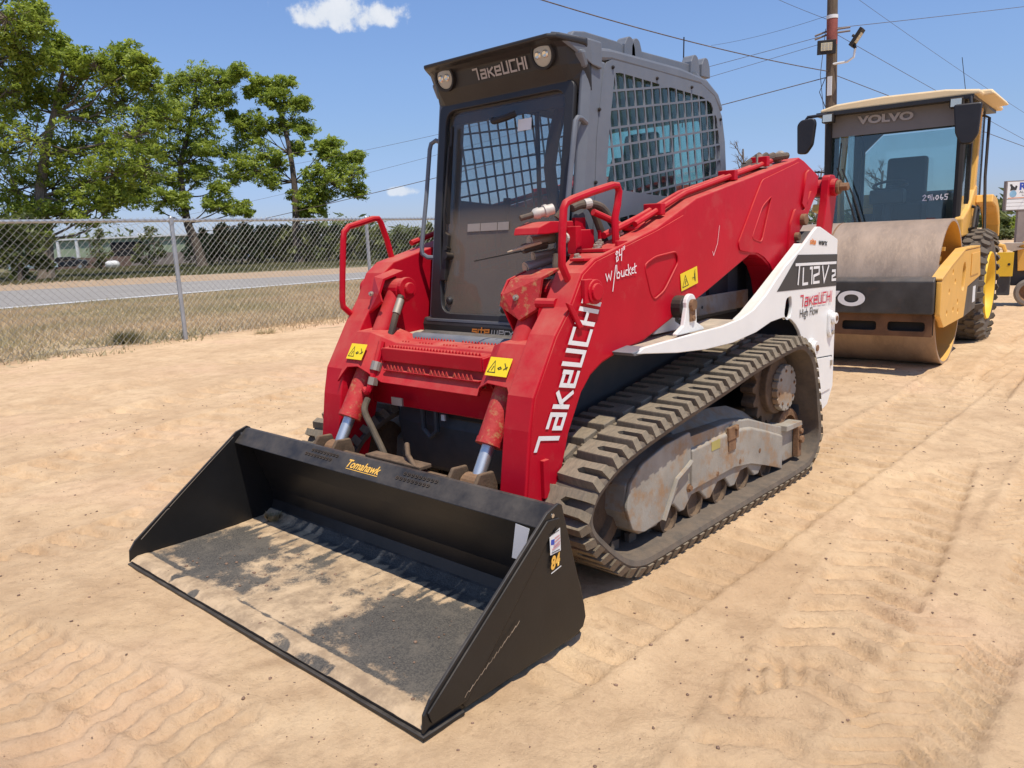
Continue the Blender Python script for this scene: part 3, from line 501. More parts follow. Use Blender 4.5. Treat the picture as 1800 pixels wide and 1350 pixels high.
# distant woods: a low mass right round
cl = []
for a in np.linspace(0, 2 * math.pi, 900, endpoint=False):
    R_ = 190 + 25 * math.sin(a * 7) + random.uniform(-12, 12); h = (5.5 + 2.2 * math.sin(a * 23) + random.uniform(-1, 2.0)) * .8
    for q in range(2): cl.append((R_ * math.cos(a), R_ * math.sin(a), h * (.25 + .5 * q), h * .55))
tag(leaves('distant_woods', cl, 24, 1.4, 1., M['leafd'], None, seed=77), 'distant dark belt of woodland along the horizon', 'woods')

# ------------------------------------------------------------------ chain link fence
FP = [(-9.55, -6.2), (-9.95, -1.0), (-10.36, 4.71), (-10.95, 9.2), (-11.15, 13.6), (-11.2, 18.2), (-11.2, 23.0)]; FH = 2.0
fr_ = thing('chain_link_fence', 'galvanised chain link fence with top rail along the grass verge', 'fence', (-10.36, 4.71, 0))
mb = MB(); mb.tube([(x, y, FH) for x, y in FP], .028, 8); mb.build('top_rail', M['galv'], fr_, smooth=True)
for i, (x, y) in enumerate(FP):
    b = MB(); b.cyl((x + (.035 if i == 2 else 0), y, -.08), (x, y, FH - .02), .036, 10); pst = b.build('fence_post', M['galv'], fr_, smooth=True)
    b = MB(); b.cyl((x, y, FH - .06), (x, y, FH + .045), .043, 10); b.ring((x, y, FH + .04), (x, y, FH + .1), [(0, .04), (.03, .02), (.034, .0)], 10)
    for zz in (.5, 1.0, 1.5): b.cyl((x, y, zz), (x, y, zz + .02), .040, 10)
    b.build('post_cap_and_ties', M['galv'], pst, smooth=True)
acc = [0.]
for a, b_ in zip(FP[:-1], FP[1:]): acc.append(acc[-1] + math.dist(a, b_))
LN = acc[-1]; pitch = .108
def fpt(s, z, off):
    s = min(max(s, 0), LN); x = np.interp(s, acc, [p[0] for p in FP]); y = np.interp(s, acc, [p[1] for p in FP]); return (x + off, y, z)
mb = MB(); k = 0; s0 = -FH
while s0 < LN + FH:
    for sg in (1, -1):
        z = .03; st = s0 if sg == 1 else s0 + .0; pts = []
        zt = FH + .05
        a = s0; b_ = s0 + sg * (zt - z)
        lo, hi = (0, 1)
        # clip to fence length
        def cl_(t): return a + (b_ - a) * t
        t0, t1 = 0, 1
        if sg == 1:
            t0 = max(0, (0 - a) / (b_ - a)); t1 = min(1, (LN - a) / (b_ - a))
        else:
            t0 = max(0, (LN - a) / (b_ - a)); t1 = min(1, (0 - a) / (b_ - a))
        if t1 <= t0: continue
        nseg = 5; pts = [fpt(cl_(t0 + (t1 - t0) * q / nseg), z + (zt - z) * (t0 + (t1 - t0) * q / nseg) - .012 * math.sin(3 * cl_(.5)), .034 + sg * .0025) for q in range(nseg + 1)]
        mb.tube(pts, .0022, 4, cap=False)
    s0 += pitch
o = mb.build('wire_mesh', M['wire'], fr_); o['kind'] = 'stuff'

# ------------------------------------------------------------------ far side of the road: building, wall, car, tank
bO = Vector((-103.2, 33.0, 0)); bU = Vector((.742, .670, 0)); bN = Vector((.670, -.742, 0))  # U along the facade, N towards the road
def BF(x0, x1, d0, d1, z0, z1, mb): 
    mt = Matrix(((bU.x, bN.x, 0, bO.x), (bU.y, bN.y, 0, bO.y), (0, 0, 1, 0), (0, 0, 0, 1))); return mb.box(x0, x1, d0, d1, z0, z1, mt)
B = thing('green_building', 'long low pale green metal building with white roof edge across the road', 'building', tuple(bO))
BF(-6, 24, -14, 0, 0, 3.4, MB()).build('wall', M['greenwall'], B); BF(-6.3, 24.3, -14.3, .35, 3.4, 3.58, MB()).build('roof', M['trim'], B)
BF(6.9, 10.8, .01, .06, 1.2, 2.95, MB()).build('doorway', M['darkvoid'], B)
for u in (.6, 2.9): BF(u - .16, u + .16, .02, .3, 0, 3.4, MB()).build('column', M['trim'], B)
for u in (5.0, 5.35, 7.0 - 2.6, 12.2): BF(u - .07, u + .07, .01, .10, 0, 3.4, MB()).build('downpipe', M['greywall'], B)
x = 5.6
ribs = MB()
for i in range(60): BF(-5.8 + i * .5, -5.74 + i * .5, .001, .035, 0, 3.38, ribs)
o = ribs.build('cladding_rib', M['greenwall'], B); o['kind'] = 'stuff'
BF(9.4, 10.2, -3, -2, 3.6, 3.95, MB()).build('roof_vent', M['trim'], B)
W_ = thing('brown_board_fence', 'low brown board fence along the front of the green building', 'fence', tuple(bO + bN * 4)); wb = 0
for i in range(22): BF(-2 + i * .76, -2 + i * .76 + .74, 3.6, 3.66 + .02 * (i % 2), 0, 1.22 + .03 * ((i * 7) % 3), MB()).build('board', M['brownwall'] if i < 17 else M['greywall'], W_)
for i in range(14): BF(14.74 + i * .76, 14.74 + i * .76 + .74, 3.6, 3.66 + .02 * (i % 2), 0, 1.5, MB()).build('board', M['greywall'], W_)
# dark parked car, seen rear three-quarter
Cc = thing('parked_car', 'dark parked car with a red tail lamp behind the thick pecan trunk', 'car', (-94.2, 31.1, 0), local=True, rz=math.radians(62))
b = MB(); b.prism([(-2.2, .35), (-2.25, .8), (-2.0, 1.0), (-1.3, 1.02), (-.7, 1.42), (.7, 1.45), (1.5, 1.05), (2.2, .95), (2.3, .35)], -.85, .85, 'y'); b.build('body', M['carpaint'], Cc, bevel=.06)
b = MB(); b.prism([(-1.25, 1.03), (-.7, 1.38), (.65, 1.40), (1.35, 1.06)], -.858, .858, 'y'); b.build('window', M['darkvoid'], Cc)
b = MB(); b.box(-2.27, -2.2, -.3, .3, .6, .75); b.build('number_plate', M['trim'], Cc)
for s in (-1, 1):
    b = MB(); b.box(-2.26, -2.15, s * .62 - .18, s * .62 + .18, .78, .95); b.build('tail_lamp', M['redlamp'], Cc)
    for xx in (-1.4, 1.45):
        b = MB(); b.cyl((xx, s * .7, .33), (xx, s * .9, .33), .33, 18); wv = b.build('wheel', M['tyre'], Cc); b = MB(); b.cyl((xx, s * .9, .33), (xx, s * .91, .33), .2, 14); b.build('rim', M['steel'], wv)
Tk = thing('propane_tank', 'small white domed gas tank on the grass by the young tree', 'tank', tuple(DF(198, 470, 84))); b = MB(); p = DF(198, 467, 84); p.z = .45
b.ring(p - Vector((.74, .66, 0)) * .75, p + Vector((.74, .66, 0)), [(0, 0), (.04, .2), (.16, .34), (.4, .4), (1.1, .4), (1.34, .34), (1.46, .2), (1.5, 0)], 16); b.build('shell', M['trim'], Tk, smooth=True)
b = MB(); b.cyl(p + Vector((0, 0, .38)), p + Vector((0, 0, .62)), .14, 10); b.build('valve_cover', M['greywall'], Tk); b = MB(); b.box(p.x - .5, p.x - .35, p.y - .5, p.y + .1, -.02, .2); b.box(p.x + .3, p.x + .45, p.y - .1, p.y + .5, -.02, .2); b.build('leg', M['concrete'], Tk)
# light blue parked car glimpsed through the bush
C2 = thing('parked_car', 'pale blue parked car half hidden between bush and pecan trunk', 'car', (-93.5, 27.5, 0), local=True, rz=math.radians(40))
b = MB(); b.prism([(-2.2, .35), (-2.25, .85), (-1.6, 1.0), (-1.0, 1.5), (.8, 1.5), (1.4, 1.0), (2.2, .9), (2.3, .35)], -.85, .85, 'y'); b.build('body', mat('pale_blue_car_paint', (.35, .45, .5), .3), C2, bevel=.06)
b = MB(); b.prism([(-1.5, 1.04), (-.95, 1.44), (.75, 1.44), (1.2, 1.06)], -.858, .858, 'y'); b.build('window', M['darkvoid'], C2)
for s in (-1, 1):
    for xx in (-1.4, 1.45): b = MB(); b.cyl((xx, s * .7, .33), (xx, s * .9, .33), .33, 18); b.build('wheel', M['tyre'], C2)
C3 = thing('parked_car', 'blue and white pickup truck mostly hidden in the hedge shrubs', 'car', tuple(DF(470, 452, 86))[:2] + (0,), local=True, rz=math.radians(42))
b = MB(); b.prism([(-2.4, .4), (-2.4, .95), (-.6, 1.0), (-.4, 1.55), (.8, 1.55), (1.2, 1.05), (2.3, .95), (2.35, .4)], -.85, .85, 'y'); b.build('body', mat('dull_blue_car_paint', (.10, .16, .30), .4), C3, bevel=.05)
b = MB(); b.prism([(-.35, 1.05), (-.3, 1.48), (.75, 1.48), (1.05, 1.06)], -.858, .858, 'y'); b.build('window', M['darkvoid'], C3)
for s in (-1, 1):
    for xx in (-1.4, 1.45): b = MB(); b.cyl((xx, s * .7, .38), (xx, s * .9, .38), .38, 18); b.build('wheel', M['tyre'], C3)

# ------------------------------------------------------------------ utility pole with floodlights and wires
PB = Vector((-6.55, 23.85, 0))
Pl = thing('utility_pole', 'tall weathered wooden utility pole with red band, behind the yellow roller', 'utility pole', tuple(PB))
def PP(z): return Vector((PB.x - .33 * z / 8 * 0 - .02 * z, PB.y, z))
b = MB(); b.tube([PP(-.1), PP(5), PP(11)], [.19, .165, .135], 14); b.build('shaft', M['wood'], Pl, smooth=True)
b = MB(); b.tube([PP(6.82), PP(7.55)], .158, 14); b.build('red_band', M['redband'], Pl, smooth=True)
b = MB(); b.tube([PP(7.56), PP(7.66)], .168, 14); b.build('white_strap', M['trim'], Pl, smooth=True)
b = MB(); b.box(PP(5.9).x - .05, PP(5.9).x + .08, PB.y - .19, PB.y - .15, 5.35, 5.9); b.build('tag_plate', M['trim'], Pl)
b = MB(); b.tube([PP(6.25) + Vector((.05, -.1, 0)), PP(6.25) + Vector((.5, -.1, 0)), PP(6.3) + Vector((.68, -.1, .05)), PP(6.6) + Vector((.72, -.1, 0))], .035, 8); b.build('lamp_bracket', M['trim'], Pl, smooth=True)
b = MB(); b.tube([PP(5.9) + Vector((-.14, -.1, 0)), PP(5.5) + Vector((-.32, -.1, 0)), PP(5.05) + Vector((-.14, -.1, 0))], .012, 5); b.tube([PP(7.3) + Vector((-.15, -.1, 0)), PP(6.0) + Vector((-.3, -.1, 0)), PP(4.6) + Vector((-.15, -.1, 0))], .010, 5); b.build('service_cable', M['hose'], Pl)
for zz in (7.25, 7.15): 
    b = MB(); b.cyl(PP(zz) + Vector((-.1, 0, 0)), PP(zz) + Vector((-.48, -.1, -.1)), .03, 6); b.cyl(PP(zz) + Vector((.1, 0, 0)), PP(zz) + Vector((.5, .1, 0)), .03, 6); b.build('insulator', M['greywall'], Pl)
b = MB()
for zz in (2.35, 3.1): b.tube([PP(zz) + Vector((-.1, -.1, 0)), PP(zz) + Vector((-.45, -.3, .02)), PP(zz) + Vector((-.2, -.35, .02))], .03, 6)
b.tube([PP(2.35) + Vector((-.48, -.3, 0)), PP(2.7) + Vector((-.55, -.33, 0)), PP(3.1) + Vector((-.48, -.3, 0))], .03, 6); b.box(PP(2.7).x - .3, PP(2.7).x - .14, PB.y - .3, PB.y - .1, 2.5, 2.95); b.build('meter_bracket', M['blackm'], Pl)
def flood(name, label, c, nrm, w_, h_):
    t = thing(name, label, 'floodlight', tuple(c), 'floodlights on the utility pole'); nrm = Vector(nrm).normalized(); u = nrm.cross(Vector((0, 0, 1))).normalized(); v = u.cross(nrm) * -1
    f = Matrix(((u.x, v.x, nrm.x, c.x), (u.y, v.y, nrm.y, c.y), (u.z, v.z, nrm.z, c.z), (0, 0, 0, 1)))
    b = MB(); b.box(-w_ / 2, w_ / 2, -h_ / 2, h_ / 2, -.09, 0, f); b.build('housing', M['blackm'], t, bevel=.012)
    b = MB(); b.box(-w_ / 2 * .58, w_ / 2 * .62, -h_ / 2 * .6, h_ / 2 * .5, 0, .012, f); pn = b.build('lens_panel', M['yellow'] if 0 else mat('pale_lamp_panel', (.75, .68, .45), .4), t)
    for i in range(3):
        for j in range(3): b = MB(); b.box(-w_ * .27 + i * w_ * .19, -w_ * .27 + i * w_ * .19 + w_ * .15, -h_ * .27 + j * h_ * .18, -h_ * .27 + j * h_ * .18 + h_ * .13, .012, .02, f); b.build('led_cell', M['lens'], pn)
    b = MB(); b.cyl(c - nrm * .09, c - nrm * .2, .04, 8); b.build('knuckle', M['blackm'], t)
flood('floodlight', 'black square floodlight with lit looking lens panel facing the camera', PP(6.72) + Vector((-.02, -.36, 0)), (.45, -.88, -.08), .52, .40)
flood('floodlight', 'second black floodlight on a white bent bracket, turned away to the right', PP(6.85) + Vector((.80, -.1, .0)), (.80, .10, -.55), .40, .55)
b = MB(); b.tube([PP(6.58) + Vector((.72, -.1, 0)), PP(6.80) + Vector((.66, -.1, 0))], .045, 8); b.build('lamp_knuckle', M['blackm'], Pl)
def wire(name, label, a, b_, sag, r=.012):
    a = Vector(a); b_ = Vector(b_); mb = MB(); mb.tube([a.lerp(b_, t) - Vector((0, 0, sag * 4 * t * (1 - t))) for t in [i / 24 for i in range(25)]], r, 5); o = mb.build(name, M['hose']); tag(o, label, 'cable', 'overhead wires'); return o
wire('overhead_wire', 'thick overhead wire crossing the sky from top centre down to the pole', DF(560, -130, 14), PP(6.05), .25, .014)
wire('overhead_wire', 'lower overhead wire running left behind the cab to the pole', DF(-300, 520, 70), PP(5.93), 1.0, .014)
wire('overhead_wire', 'thin wire from the red pole band sloping down to the left', DF(300, 320, 60), PP(7.15), .6, .008)
wire('overhead_wire', 'second thin wire sloping down left just below the first', DF(200, 400, 66), PP(6.95), .6, .007)
wire('overhead_wire', 'thin wire leaving the pole top towards the upper right', PP(7.3), DF(2600, -120, 60), .5, .009)
wire('overhead_wire', 'wire descending right from the pole behind the roller roof', PP(6.0), DF(2300, 420, 50), .3, .011)
wire('overhead_wire', 'faint wire falling steeply from the top edge across to the right', DF(1400, -80, 30), DF(2000, 320, 45), .3, .007)
wire('overhead_wire', 'faint wire from behind the second floodlight down to the right edge', PP(7.2), DF(2100, 400, 60), .2, .008)
wire('overhead_wire', 'faint wire at the top edge left of the pole', DF(1250, -60, 30), PP(7.5), .1, .007)
wire('overhead_wire', 'faint wire rising from the pole to the top edge on its left', PP(7.7), DF(1250, 80, 34), .1, .006)

# ------------------------------------------------------------------ roadside sign
sO = DF(1766, 371, 38); sU = Vector((.80, .60, 0)).normalized(); Sg = thing('roadside_sign', 'white roadside business sign with dark letter and emblem on a grey post', 'sign', (sO.x, sO.y, 0))
fr3 = frame3(sO, sU, (0, 0, 1))
def SB(x0, x1, y0, y1, d0, d1, nm, m, par=None): b = MB(); b.box(x0, x1, y0, y1, d0, d1, fr3); return b.build(nm, m, par or Sg)
bd = SB(0, 3.2, 0, 1.42, -.25, 0, 'cabinet', M['greywall']); SB(.05, 3.15, .56, 1.37, 0, .012, 'upper_panel', M['signwhite'])
for i in range(3): SB(.05, 3.15, .05 + i * .165, .05 + i * .165 + .15, 0, .012, 'letter_row', M['signwhite'])
SB(.64, 1.05, -2.2, -.0, -.22, -.02, 'post', M['greywall']); SB(1.15, 1.5, -2.2, 0, -.22, -.02, 'post', M['greywall'])
f4 = fr3 @ Matrix.Translation((0, 0, .016)); text('lettering', 'R', .46, f4 @ Matrix.Translation((.58, .99, 0)), M['blue'], Sg, 1.1, off=.02); text('lettering', 'AUC', .16, f4 @ Matrix.Translation((.60, .82, 0)), M['ink'], Sg, 1.2); text('lettering', 'Lo', .14, f4 @ Matrix.Translation((.72, .69, 0)), M['ink'], Sg, 1.2)
plate('emblem', ci((.32, .80), .16), [], f4, .004, mat('pale_blue_print', (.25, .45, .6), .5), Sg); plate('emblem', [(.14, 1.25), (.2, 1.12), (.17, .95), (.3, .98), (.45, .97), (.5, 1.15), (.42, 1.2), (.38, 1.1), (.28, 1.18), (.24, 1.26)], [], f4, .005, M['charcoal'], Sg)
strokes('lettering', [[(.1, .60), (.9, .61)], [(.95, .61), (1.5, .615)]], .03, f4, M['orange'], Sg)

# ------------------------------------------------------------------ compact track loader
LD = thing('track_loader', 'red, white and grey compact track loader with wide black bucket on the sand', 'track loader', (0, 2.0, 0))
A0 = .622; A1 = .76
arm_prof = [(.80, .22), (.833, .439), (.876, .726), (.907, .858), (1.054, 1.088), (1.151, 1.193), (1.24, 1.326), (1.334, 1.38), (1.828, 1.501), (2.199, 1.638), (3.36, 1.868), (3.443, 1.889), (3.52, 1.872), (3.76, 1.79), (3.74, 1.68), (3.60, 1.56), (3.42, 1.44), (3.34, 1.22), (3.32, 1.0), (3.13, .96), (3.136, 1.08), (3.099, 1.183), (3.04, 1.26), (2.956, 1.306), (2.87, 1.333), (2.794, 1.335), (2.32, 1.175), (1.699, .985), (1.50, .96), (1.373, .93), (1.29, .89), (1.221, .826), (1.128, .672), (1.02, .376), (.99, .22)]
rec1 = rounded([(1.706, 1.335), (1.80, 1.368), (1.991, 1.385), (2.012, 1.335), (1.88, 1.205), (1.79, 1.17), (1.76, 1.20)], .03)
rec2 = rounded([(2.80, 1.425), (2.93, 1.398), (3.055, 1.66), (2.93, 1.60)], .03)
front_plate = [(.812, .24), (.845, .439), (.888, .726), (.919, .855), (1.064, 1.083), (1.161, 1.188), (1.249, 1.318), (1.338, 1.368), (1.828, 1.488), (2.06, 1.555), (2.125, 1.548), (2.16, 1.50), (2.175, 1.18), (2.15, 1.135), (1.695, .997), (1.50, .972), (1.368, .942), (1.28, .90), (1.208, .83), (1.115, .676), (1.01, .376), (.975, .24)]
rear_plate = rounded([(2.643, 1.402), (2.86, 1.665), (2.93, 1.745), (3.36, 1.845), (3.443, 1.865), (3.52, 1.848), (3.735, 1.775), (3.72, 1.69), (3.585, 1.57), (3.40, 1.445), (3.325, 1.22), (3.305, 1.02), (3.15, .98), (3.15, 1.08), (3.112, 1.19), (3.05, 1.27), (2.962, 1.318), (2.87, 1.346), (2.80, 1.348), (2.66, 1.365)], .02, 2)
for s in (1, -1):
    ap = arm_prof if s == 1 else [(y + .058 * max(0, min(1, (1.35 - y) / .3)), z) for y, z in arm_prof]
    b = MB(); b.prism(ap, *((A0, A1) if s == 1 else (-.56, -.708))); arm = b.build('loader_arm', M['red'], LD, bevel=.006)
    f = XF(A1) if s == 1 else XF(-.714)
    plate('arm_front_plate', front_plate if s == 1 else [(y + .060 * max(0, min(1, (1.35 - y) / .3)), z) for y, z in front_plate], [rec1], f, .006, M['red'], arm); plate('arm_rear_plate', rear_plate, [rec2], f, .007, M['red'], arm)
    for rc_ in (rec1, rec2):
        q = MB(); q.tube([((A1 + .006) if s == 1 else -.714, y_, z_) for y_, z_ in rc_], .0045, 6, closed=True); q.build('pressed_bead', M['red'], arm, smooth=True)
    # hydraulic pipe on top of the arm
    b = MB(); b.tube([(s * .655, 1.55, 1.475), (s * .655, 1.83, 1.55), (s * .655, 2.2, 1.665), (s * .655, 3.3, 1.88)], .016, 8); b.tube([(s * .69, 1.75, 1.52), (s * .69, 2.2, 1.665), (s * .69, 3.2, 1.865)], .014, 8); b.build('arm_top_pipe', M['red'], arm, smooth=True)
    for yy, zz in ((1.95, 1.57), (2.7, 1.75), (3.1, 1.84)): b = MB(); b.box(s * .67 - .05, s * .67 + .05, yy - .02, yy + .02, zz - .01, zz + .045); b.build('pipe_clamp', M['red'], arm, bevel=.004)
    # cylinder pin boss at the elbow
    b = MB(); ex = A1 if s == 1 else .715; b.cyl((s * .45, 1.296, 1.245), (s * (ex + .035), 1.296, 1.245), .052, 24); b.cyl((s * (ex + .03), 1.296, 1.245), (s * (ex + .045), 1.296, 1.245), .036, 20); (s == 1) and b.box(s * (ex + .006), s * (ex + .028), 1.225, 1.28, 1.20, 1.30); b.build('elbow_pin', M['red'], LD, bevel=.003)
    # folded flap over the cylinder head, and the pin disc on its inner side
    fx0, fx1 = (.375, .575) if s == 1 else (.45, .565)
    b = MB(); vs = [(s * fx0, 1.150, 1.190), (s * (fx0 + .015), 1.150, 1.235), (s * (fx0 + .03), 1.195, 1.300), (s * fx1, 1.205, 1.310), (s * fx1, 1.165, 1.180), (s * (fx0 + .11), 1.150, 1.130), (s * (fx0 + .03), 1.33, 1.335), (s * fx1, 1.33, 1.345)]
    vs2 = [(x + s * .0, y + .012, z - .008) for x, y, z in vs]; b.add(vs + vs2, [(0, 1, 2, 3, 4, 5), (2, 6, 7, 3), (8, 13, 12, 11, 10, 9), (10, 11, 15, 14), (0, 8, 9, 1), (1, 9, 10, 2), (2, 10, 14, 6), (6, 14, 15, 7), (7, 15, 11, 3), (3, 11, 12, 4), (4, 12, 13, 5), (5, 13, 8, 0)]); b.build('cylinder_flap', M['redmud'] if s == 1 else M['red'], LD)
    bolt('flap_bolt', (s * (fx0 + .09), 1.158, 1.225), (0, -1, .35), .009, .012, M['zinc'], LD)
    b = MB()
    if s == 1: b.prism([(1.16, 1.19), (1.16, 1.24), (1.205, 1.30), (1.33, 1.335), (1.35, 1.2), (1.30, 1.10), (1.24, 1.05)], .372, .384)
    else: b.cyl((-.43, 1.296, 1.245), (-.405, 1.296, 1.245), .058, 24); b.cyl((-.405, 1.296, 1.245), (-.385, 1.296, 1.245), .030, 20)
    b.build('cylinder_guard' if s == 1 else 'pin_disc', M['red'], LD, bevel=.004)
    # tilt cylinder
    T = Vector((s * .485, 1.296, 1.235)); Bp = Vector((s * .487, .835, .47)); d = (Bp - T).normalized(); Ln = (Bp - T).length
    q = MB(); q.ring(T, Bp, [(.0, .0), (.0, .055), (Ln * .55, .055)], 24); cyl = q.build('tilt_cylinder', M['red'], LD, smooth=True)
    q = MB(); q.ring(T + d * Ln * .52, Bp, [(0, .0), (0, .0565), (Ln * .255, .0565), (Ln * .256, .060), (Ln * .285, .060), (Ln * .287, .03)], 24); q.build('cylinder_barrel', M['redmud'], cyl, smooth=True)
    q = MB(); q.cyl(T + d * Ln * .79, Bp, .029, 20); q.build('cylinder_rod', M['chrome'], cyl, smooth=True)
    q = MB(); q.cyl(Bp + Vector((-.05, 0, 0)), Bp + Vector((.05, 0, 0)), .05, 18); q.build('rod_eye', M['rust'], cyl, bevel=.004)
    q = MB(); q.cyl(T - Vector((.055, 0, 0)), T + Vector((.055, 0, 0)), .062, 22); q.build('cylinder_head', M['red'], cyl, bevel=.006)
    if s == -1:
        q = MB(); q.tube(smooth_path([T + d * Ln * .62 + Vector((.055, -.02, 0)), T + d * Ln * .62 + Vector((.10, -.03, .0)), T + d * Ln * .5 + Vector((.115, -.04, .03)), T + d * Ln * .38 + Vector((.11, -.045, .05))], 4), .017, 8); q.build('hose_elbow', M['red'], cyl, smooth=True)
        q = MB(); q.cyl(T + d * Ln * .52 + Vector((.115, -.04, .02)), T + d * Ln * .48 + Vector((.115, -.04, .03)), .028, 12); q.cyl(T + d * Ln * .585 + Vector((.11, -.03, .0)), T + d * Ln * .55 + Vector((.112, -.035, .01)), .027, 6); q.build('hose_clamp', M['zinc'], cyl)
        q = MB(); q.tube(smooth_path([T + d * .03 + Vector((.07, -.03, 0)), T + d * .13 + Vector((.085, -.03, 0)), T + d * .26 + Vector((.085, -.01, 0)), T + d * Ln * .55 + Vector((.075, .02, 0))], 5), .017, 10); q.build('cylinder_hose', M['hose'], cyl, smooth=True)
        q = MB(); q.cyl(T + d * .05 + Vector((.078, -.03, 0)), T + d * .13 + Vector((.085, -.03, 0)), .021, 12); q.build('hose_ferrule', M['zinc'], cyl, smooth=True)
    # handrail / guard on the arm
    if s == 1: gp = [(.60, 1.17, 1.20), (.665, 1.19, 1.20), (.70, 1.225, 1.215), (.70, 1.25, 1.25), (.70, 1.232, 1.29), (.70, 1.188, 1.36), (.70, 1.192, 1.44), (.70, 1.198, 1.50), (.70, 1.21, 1.59), (.70, 1.225, 1.612), (.70, 1.262, 1.625), (.70, 1.40, 1.658), (.70, 1.56, 1.690), (.70, 1.595, 1.69), (.70, 1.610, 1.665), (.70, 1.598, 1.61), (.70, 1.575, 1.55), (.70, 1.578, 1.46), (.70, 1.585, 1.38)]
    else: gp = [(-.70, 1.18, 1.095), (-.70, 1.13, 1.125), (-.70, 1.092, 1.16), (-.70, 1.09, 1.20), (-.70, 1.104, 1.329), (-.70, 1.125, 1.50), (-.70, 1.134, 1.545), (-.70, 1.165, 1.572), (-.70, 1.25, 1.592), (-.70, 1.33, 1.612), (-.70, 1.365, 1.612), (-.70, 1.382, 1.59), (-.70, 1.415, 1.50), (-.70, 1.45, 1.36)]
    q = MB(); q.tube(gp, .0165, 10); q.build('guard_rail', M['red'], LD, smooth=True)
    # foot-end pin plate where arm meets the coupler
    if s == 1:
        q = MB(); q.box(s * .765, s * .785, .93, .965, .44, .60, Matrix.Rotation(0, 4, 'X')); q.build('foot_lug', M['red'], arm, bevel=.003)
# raised elbow gusset on near arm
b = MB(); b.prism([(1.115, 1.215), (1.148, 1.205), (1.225, 1.105), (1.192, 1.098)], A1 + .006, A1 + .020); b.build('elbow_gusset', M['red'], LD, bevel=.004)
# front bar holding the guard foot
b = MB(); b.tube([(.585, 1.16, 1.205), (.685, 1.165, 1.205)], .022, 10); b.build('guard_foot', M['red'], LD, smooth=True)
bolt('bolt', (.64, 1.145, 1.15), (0, -1, .55), .013, .02, M['zinc'], LD)
# crossmember between the arms: wings follow the sloping arm fronts, the middle is set back behind the step
def cmy(z): return .945 + (z - .84) * .62
k_ = math.hypot(1, .62)
secs = [(-.565, 0, 1.04, .80), (-.55, 0, 1.04, .835), (-.53, 0, 1.04, .87), (-.45, 0, 1.04, .878), (-.39, .03, 1.02, .85), (-.335, .10, .985, .80), (.335, .10, .985, .80), (.39, .03, 1.02, .85), (.45, 0, 1.04, .878), (.57, 0, 1.04, .87), (.60, 0, 1.04, .835), (.625, 0, 1.04, .80)]
b = MB(); vs = []
for x, dy, zt, zb in secs:
    vs += [(x, cmy(zb) + dy, zb), (x, cmy(zt) + dy, zt), (x, cmy(zt) + dy + .16, zt + .012), (x, cmy(zt) + dy + .16, zt - .003), (x, cmy(zt) + dy + .012, zt - .014), (x, cmy(zb) + dy + .014, zb - .004)]
n = len(secs); b.add(vs, [tuple(range(6)), tuple(range((n - 1) * 6, n * 6))] + [(i * 6 + k, i * 6 + (k + 1) % 6, (i + 1) * 6 + (k + 1) % 6, (i + 1) * 6 + k) for i in range(n - 1) for k in range(6)])
b.build('crossmember', M['red'], LD, bevel=.003)
b = MB(); b.prism([(1.14, .655), (1.12, .80), (1.16, .93), (1.24, .93), (1.24, .655)], -.60, .60); b.build('torque_tube', M['red'], LD, bevel=.01)
# serrated step: open tray above, toothed ledge below
b = MB(); b.prism([(1.055, .968), (1.26, .985), (1.26, .973), (1.06, .955)], -.345, .345); b.box(-.345, .345, 1.046, 1.058, .905, .970); b.prism([(1.05, .91), (1.05, .965), (1.20, .98), (1.16, .86), (1.12, .80)], .345, .357); b.prism([(1.05, .91), (1.05, .965), (1.20, .98), (1.16, .86), (1.12, .80)], -.357, -.345)
stp = b.build('step_tray', M['red'], LD, bevel=.003)
for row, (yy, zz) in enumerate(((1.245, .987), (1.16, .979), (1.075, .972))):
    t = MB()
    for i in range(30):
        x0 = -.325 + i * .0215
        if (row == 1 and i % 8 in (3, 4, 5)) or (row == 0 and i in (14, 15)): continue
        h_ = .020 if row != 2 else .016; t.prism([(x0, 0), (x0 + .011, h_), (x0 + .0215, 0)], yy, yy + .006, 'y')
    t.v = [(x, y, z + zz - .004) for x, y, z in t.v]; t.build('tooth_strip', M['red'], stp)['kind'] = 'stuff'
b = MB(); b.box(-.33, .335, 1.035, 1.12, .858, .866); b.build('lower_step', M['red'], LD, bevel=.003)
for j, (yy, zz) in enumerate(((1.036, .866),)):
    t = MB()
    for i in range(24):
        x0 = -.31 + i * .0265
        if i % 6 == 5: continue
        t.prism([(x0, 0), (x0 + .012, .024), (x0 + .024, 0)], yy, yy + .006, 'y')
    t.v = [(x, y, z + zz) for x, y, z in t.v]; t.build('tooth_strip', M['redmud'], stp)['kind'] = 'stuff'
for x0 in (-.31, -.02, .29): b = MB(); b.box(x0 - .03, x0 + .03, 1.04, 1.10, .820, .835); b.build('step_bracket', M['redmud'], stp, bevel=.003)
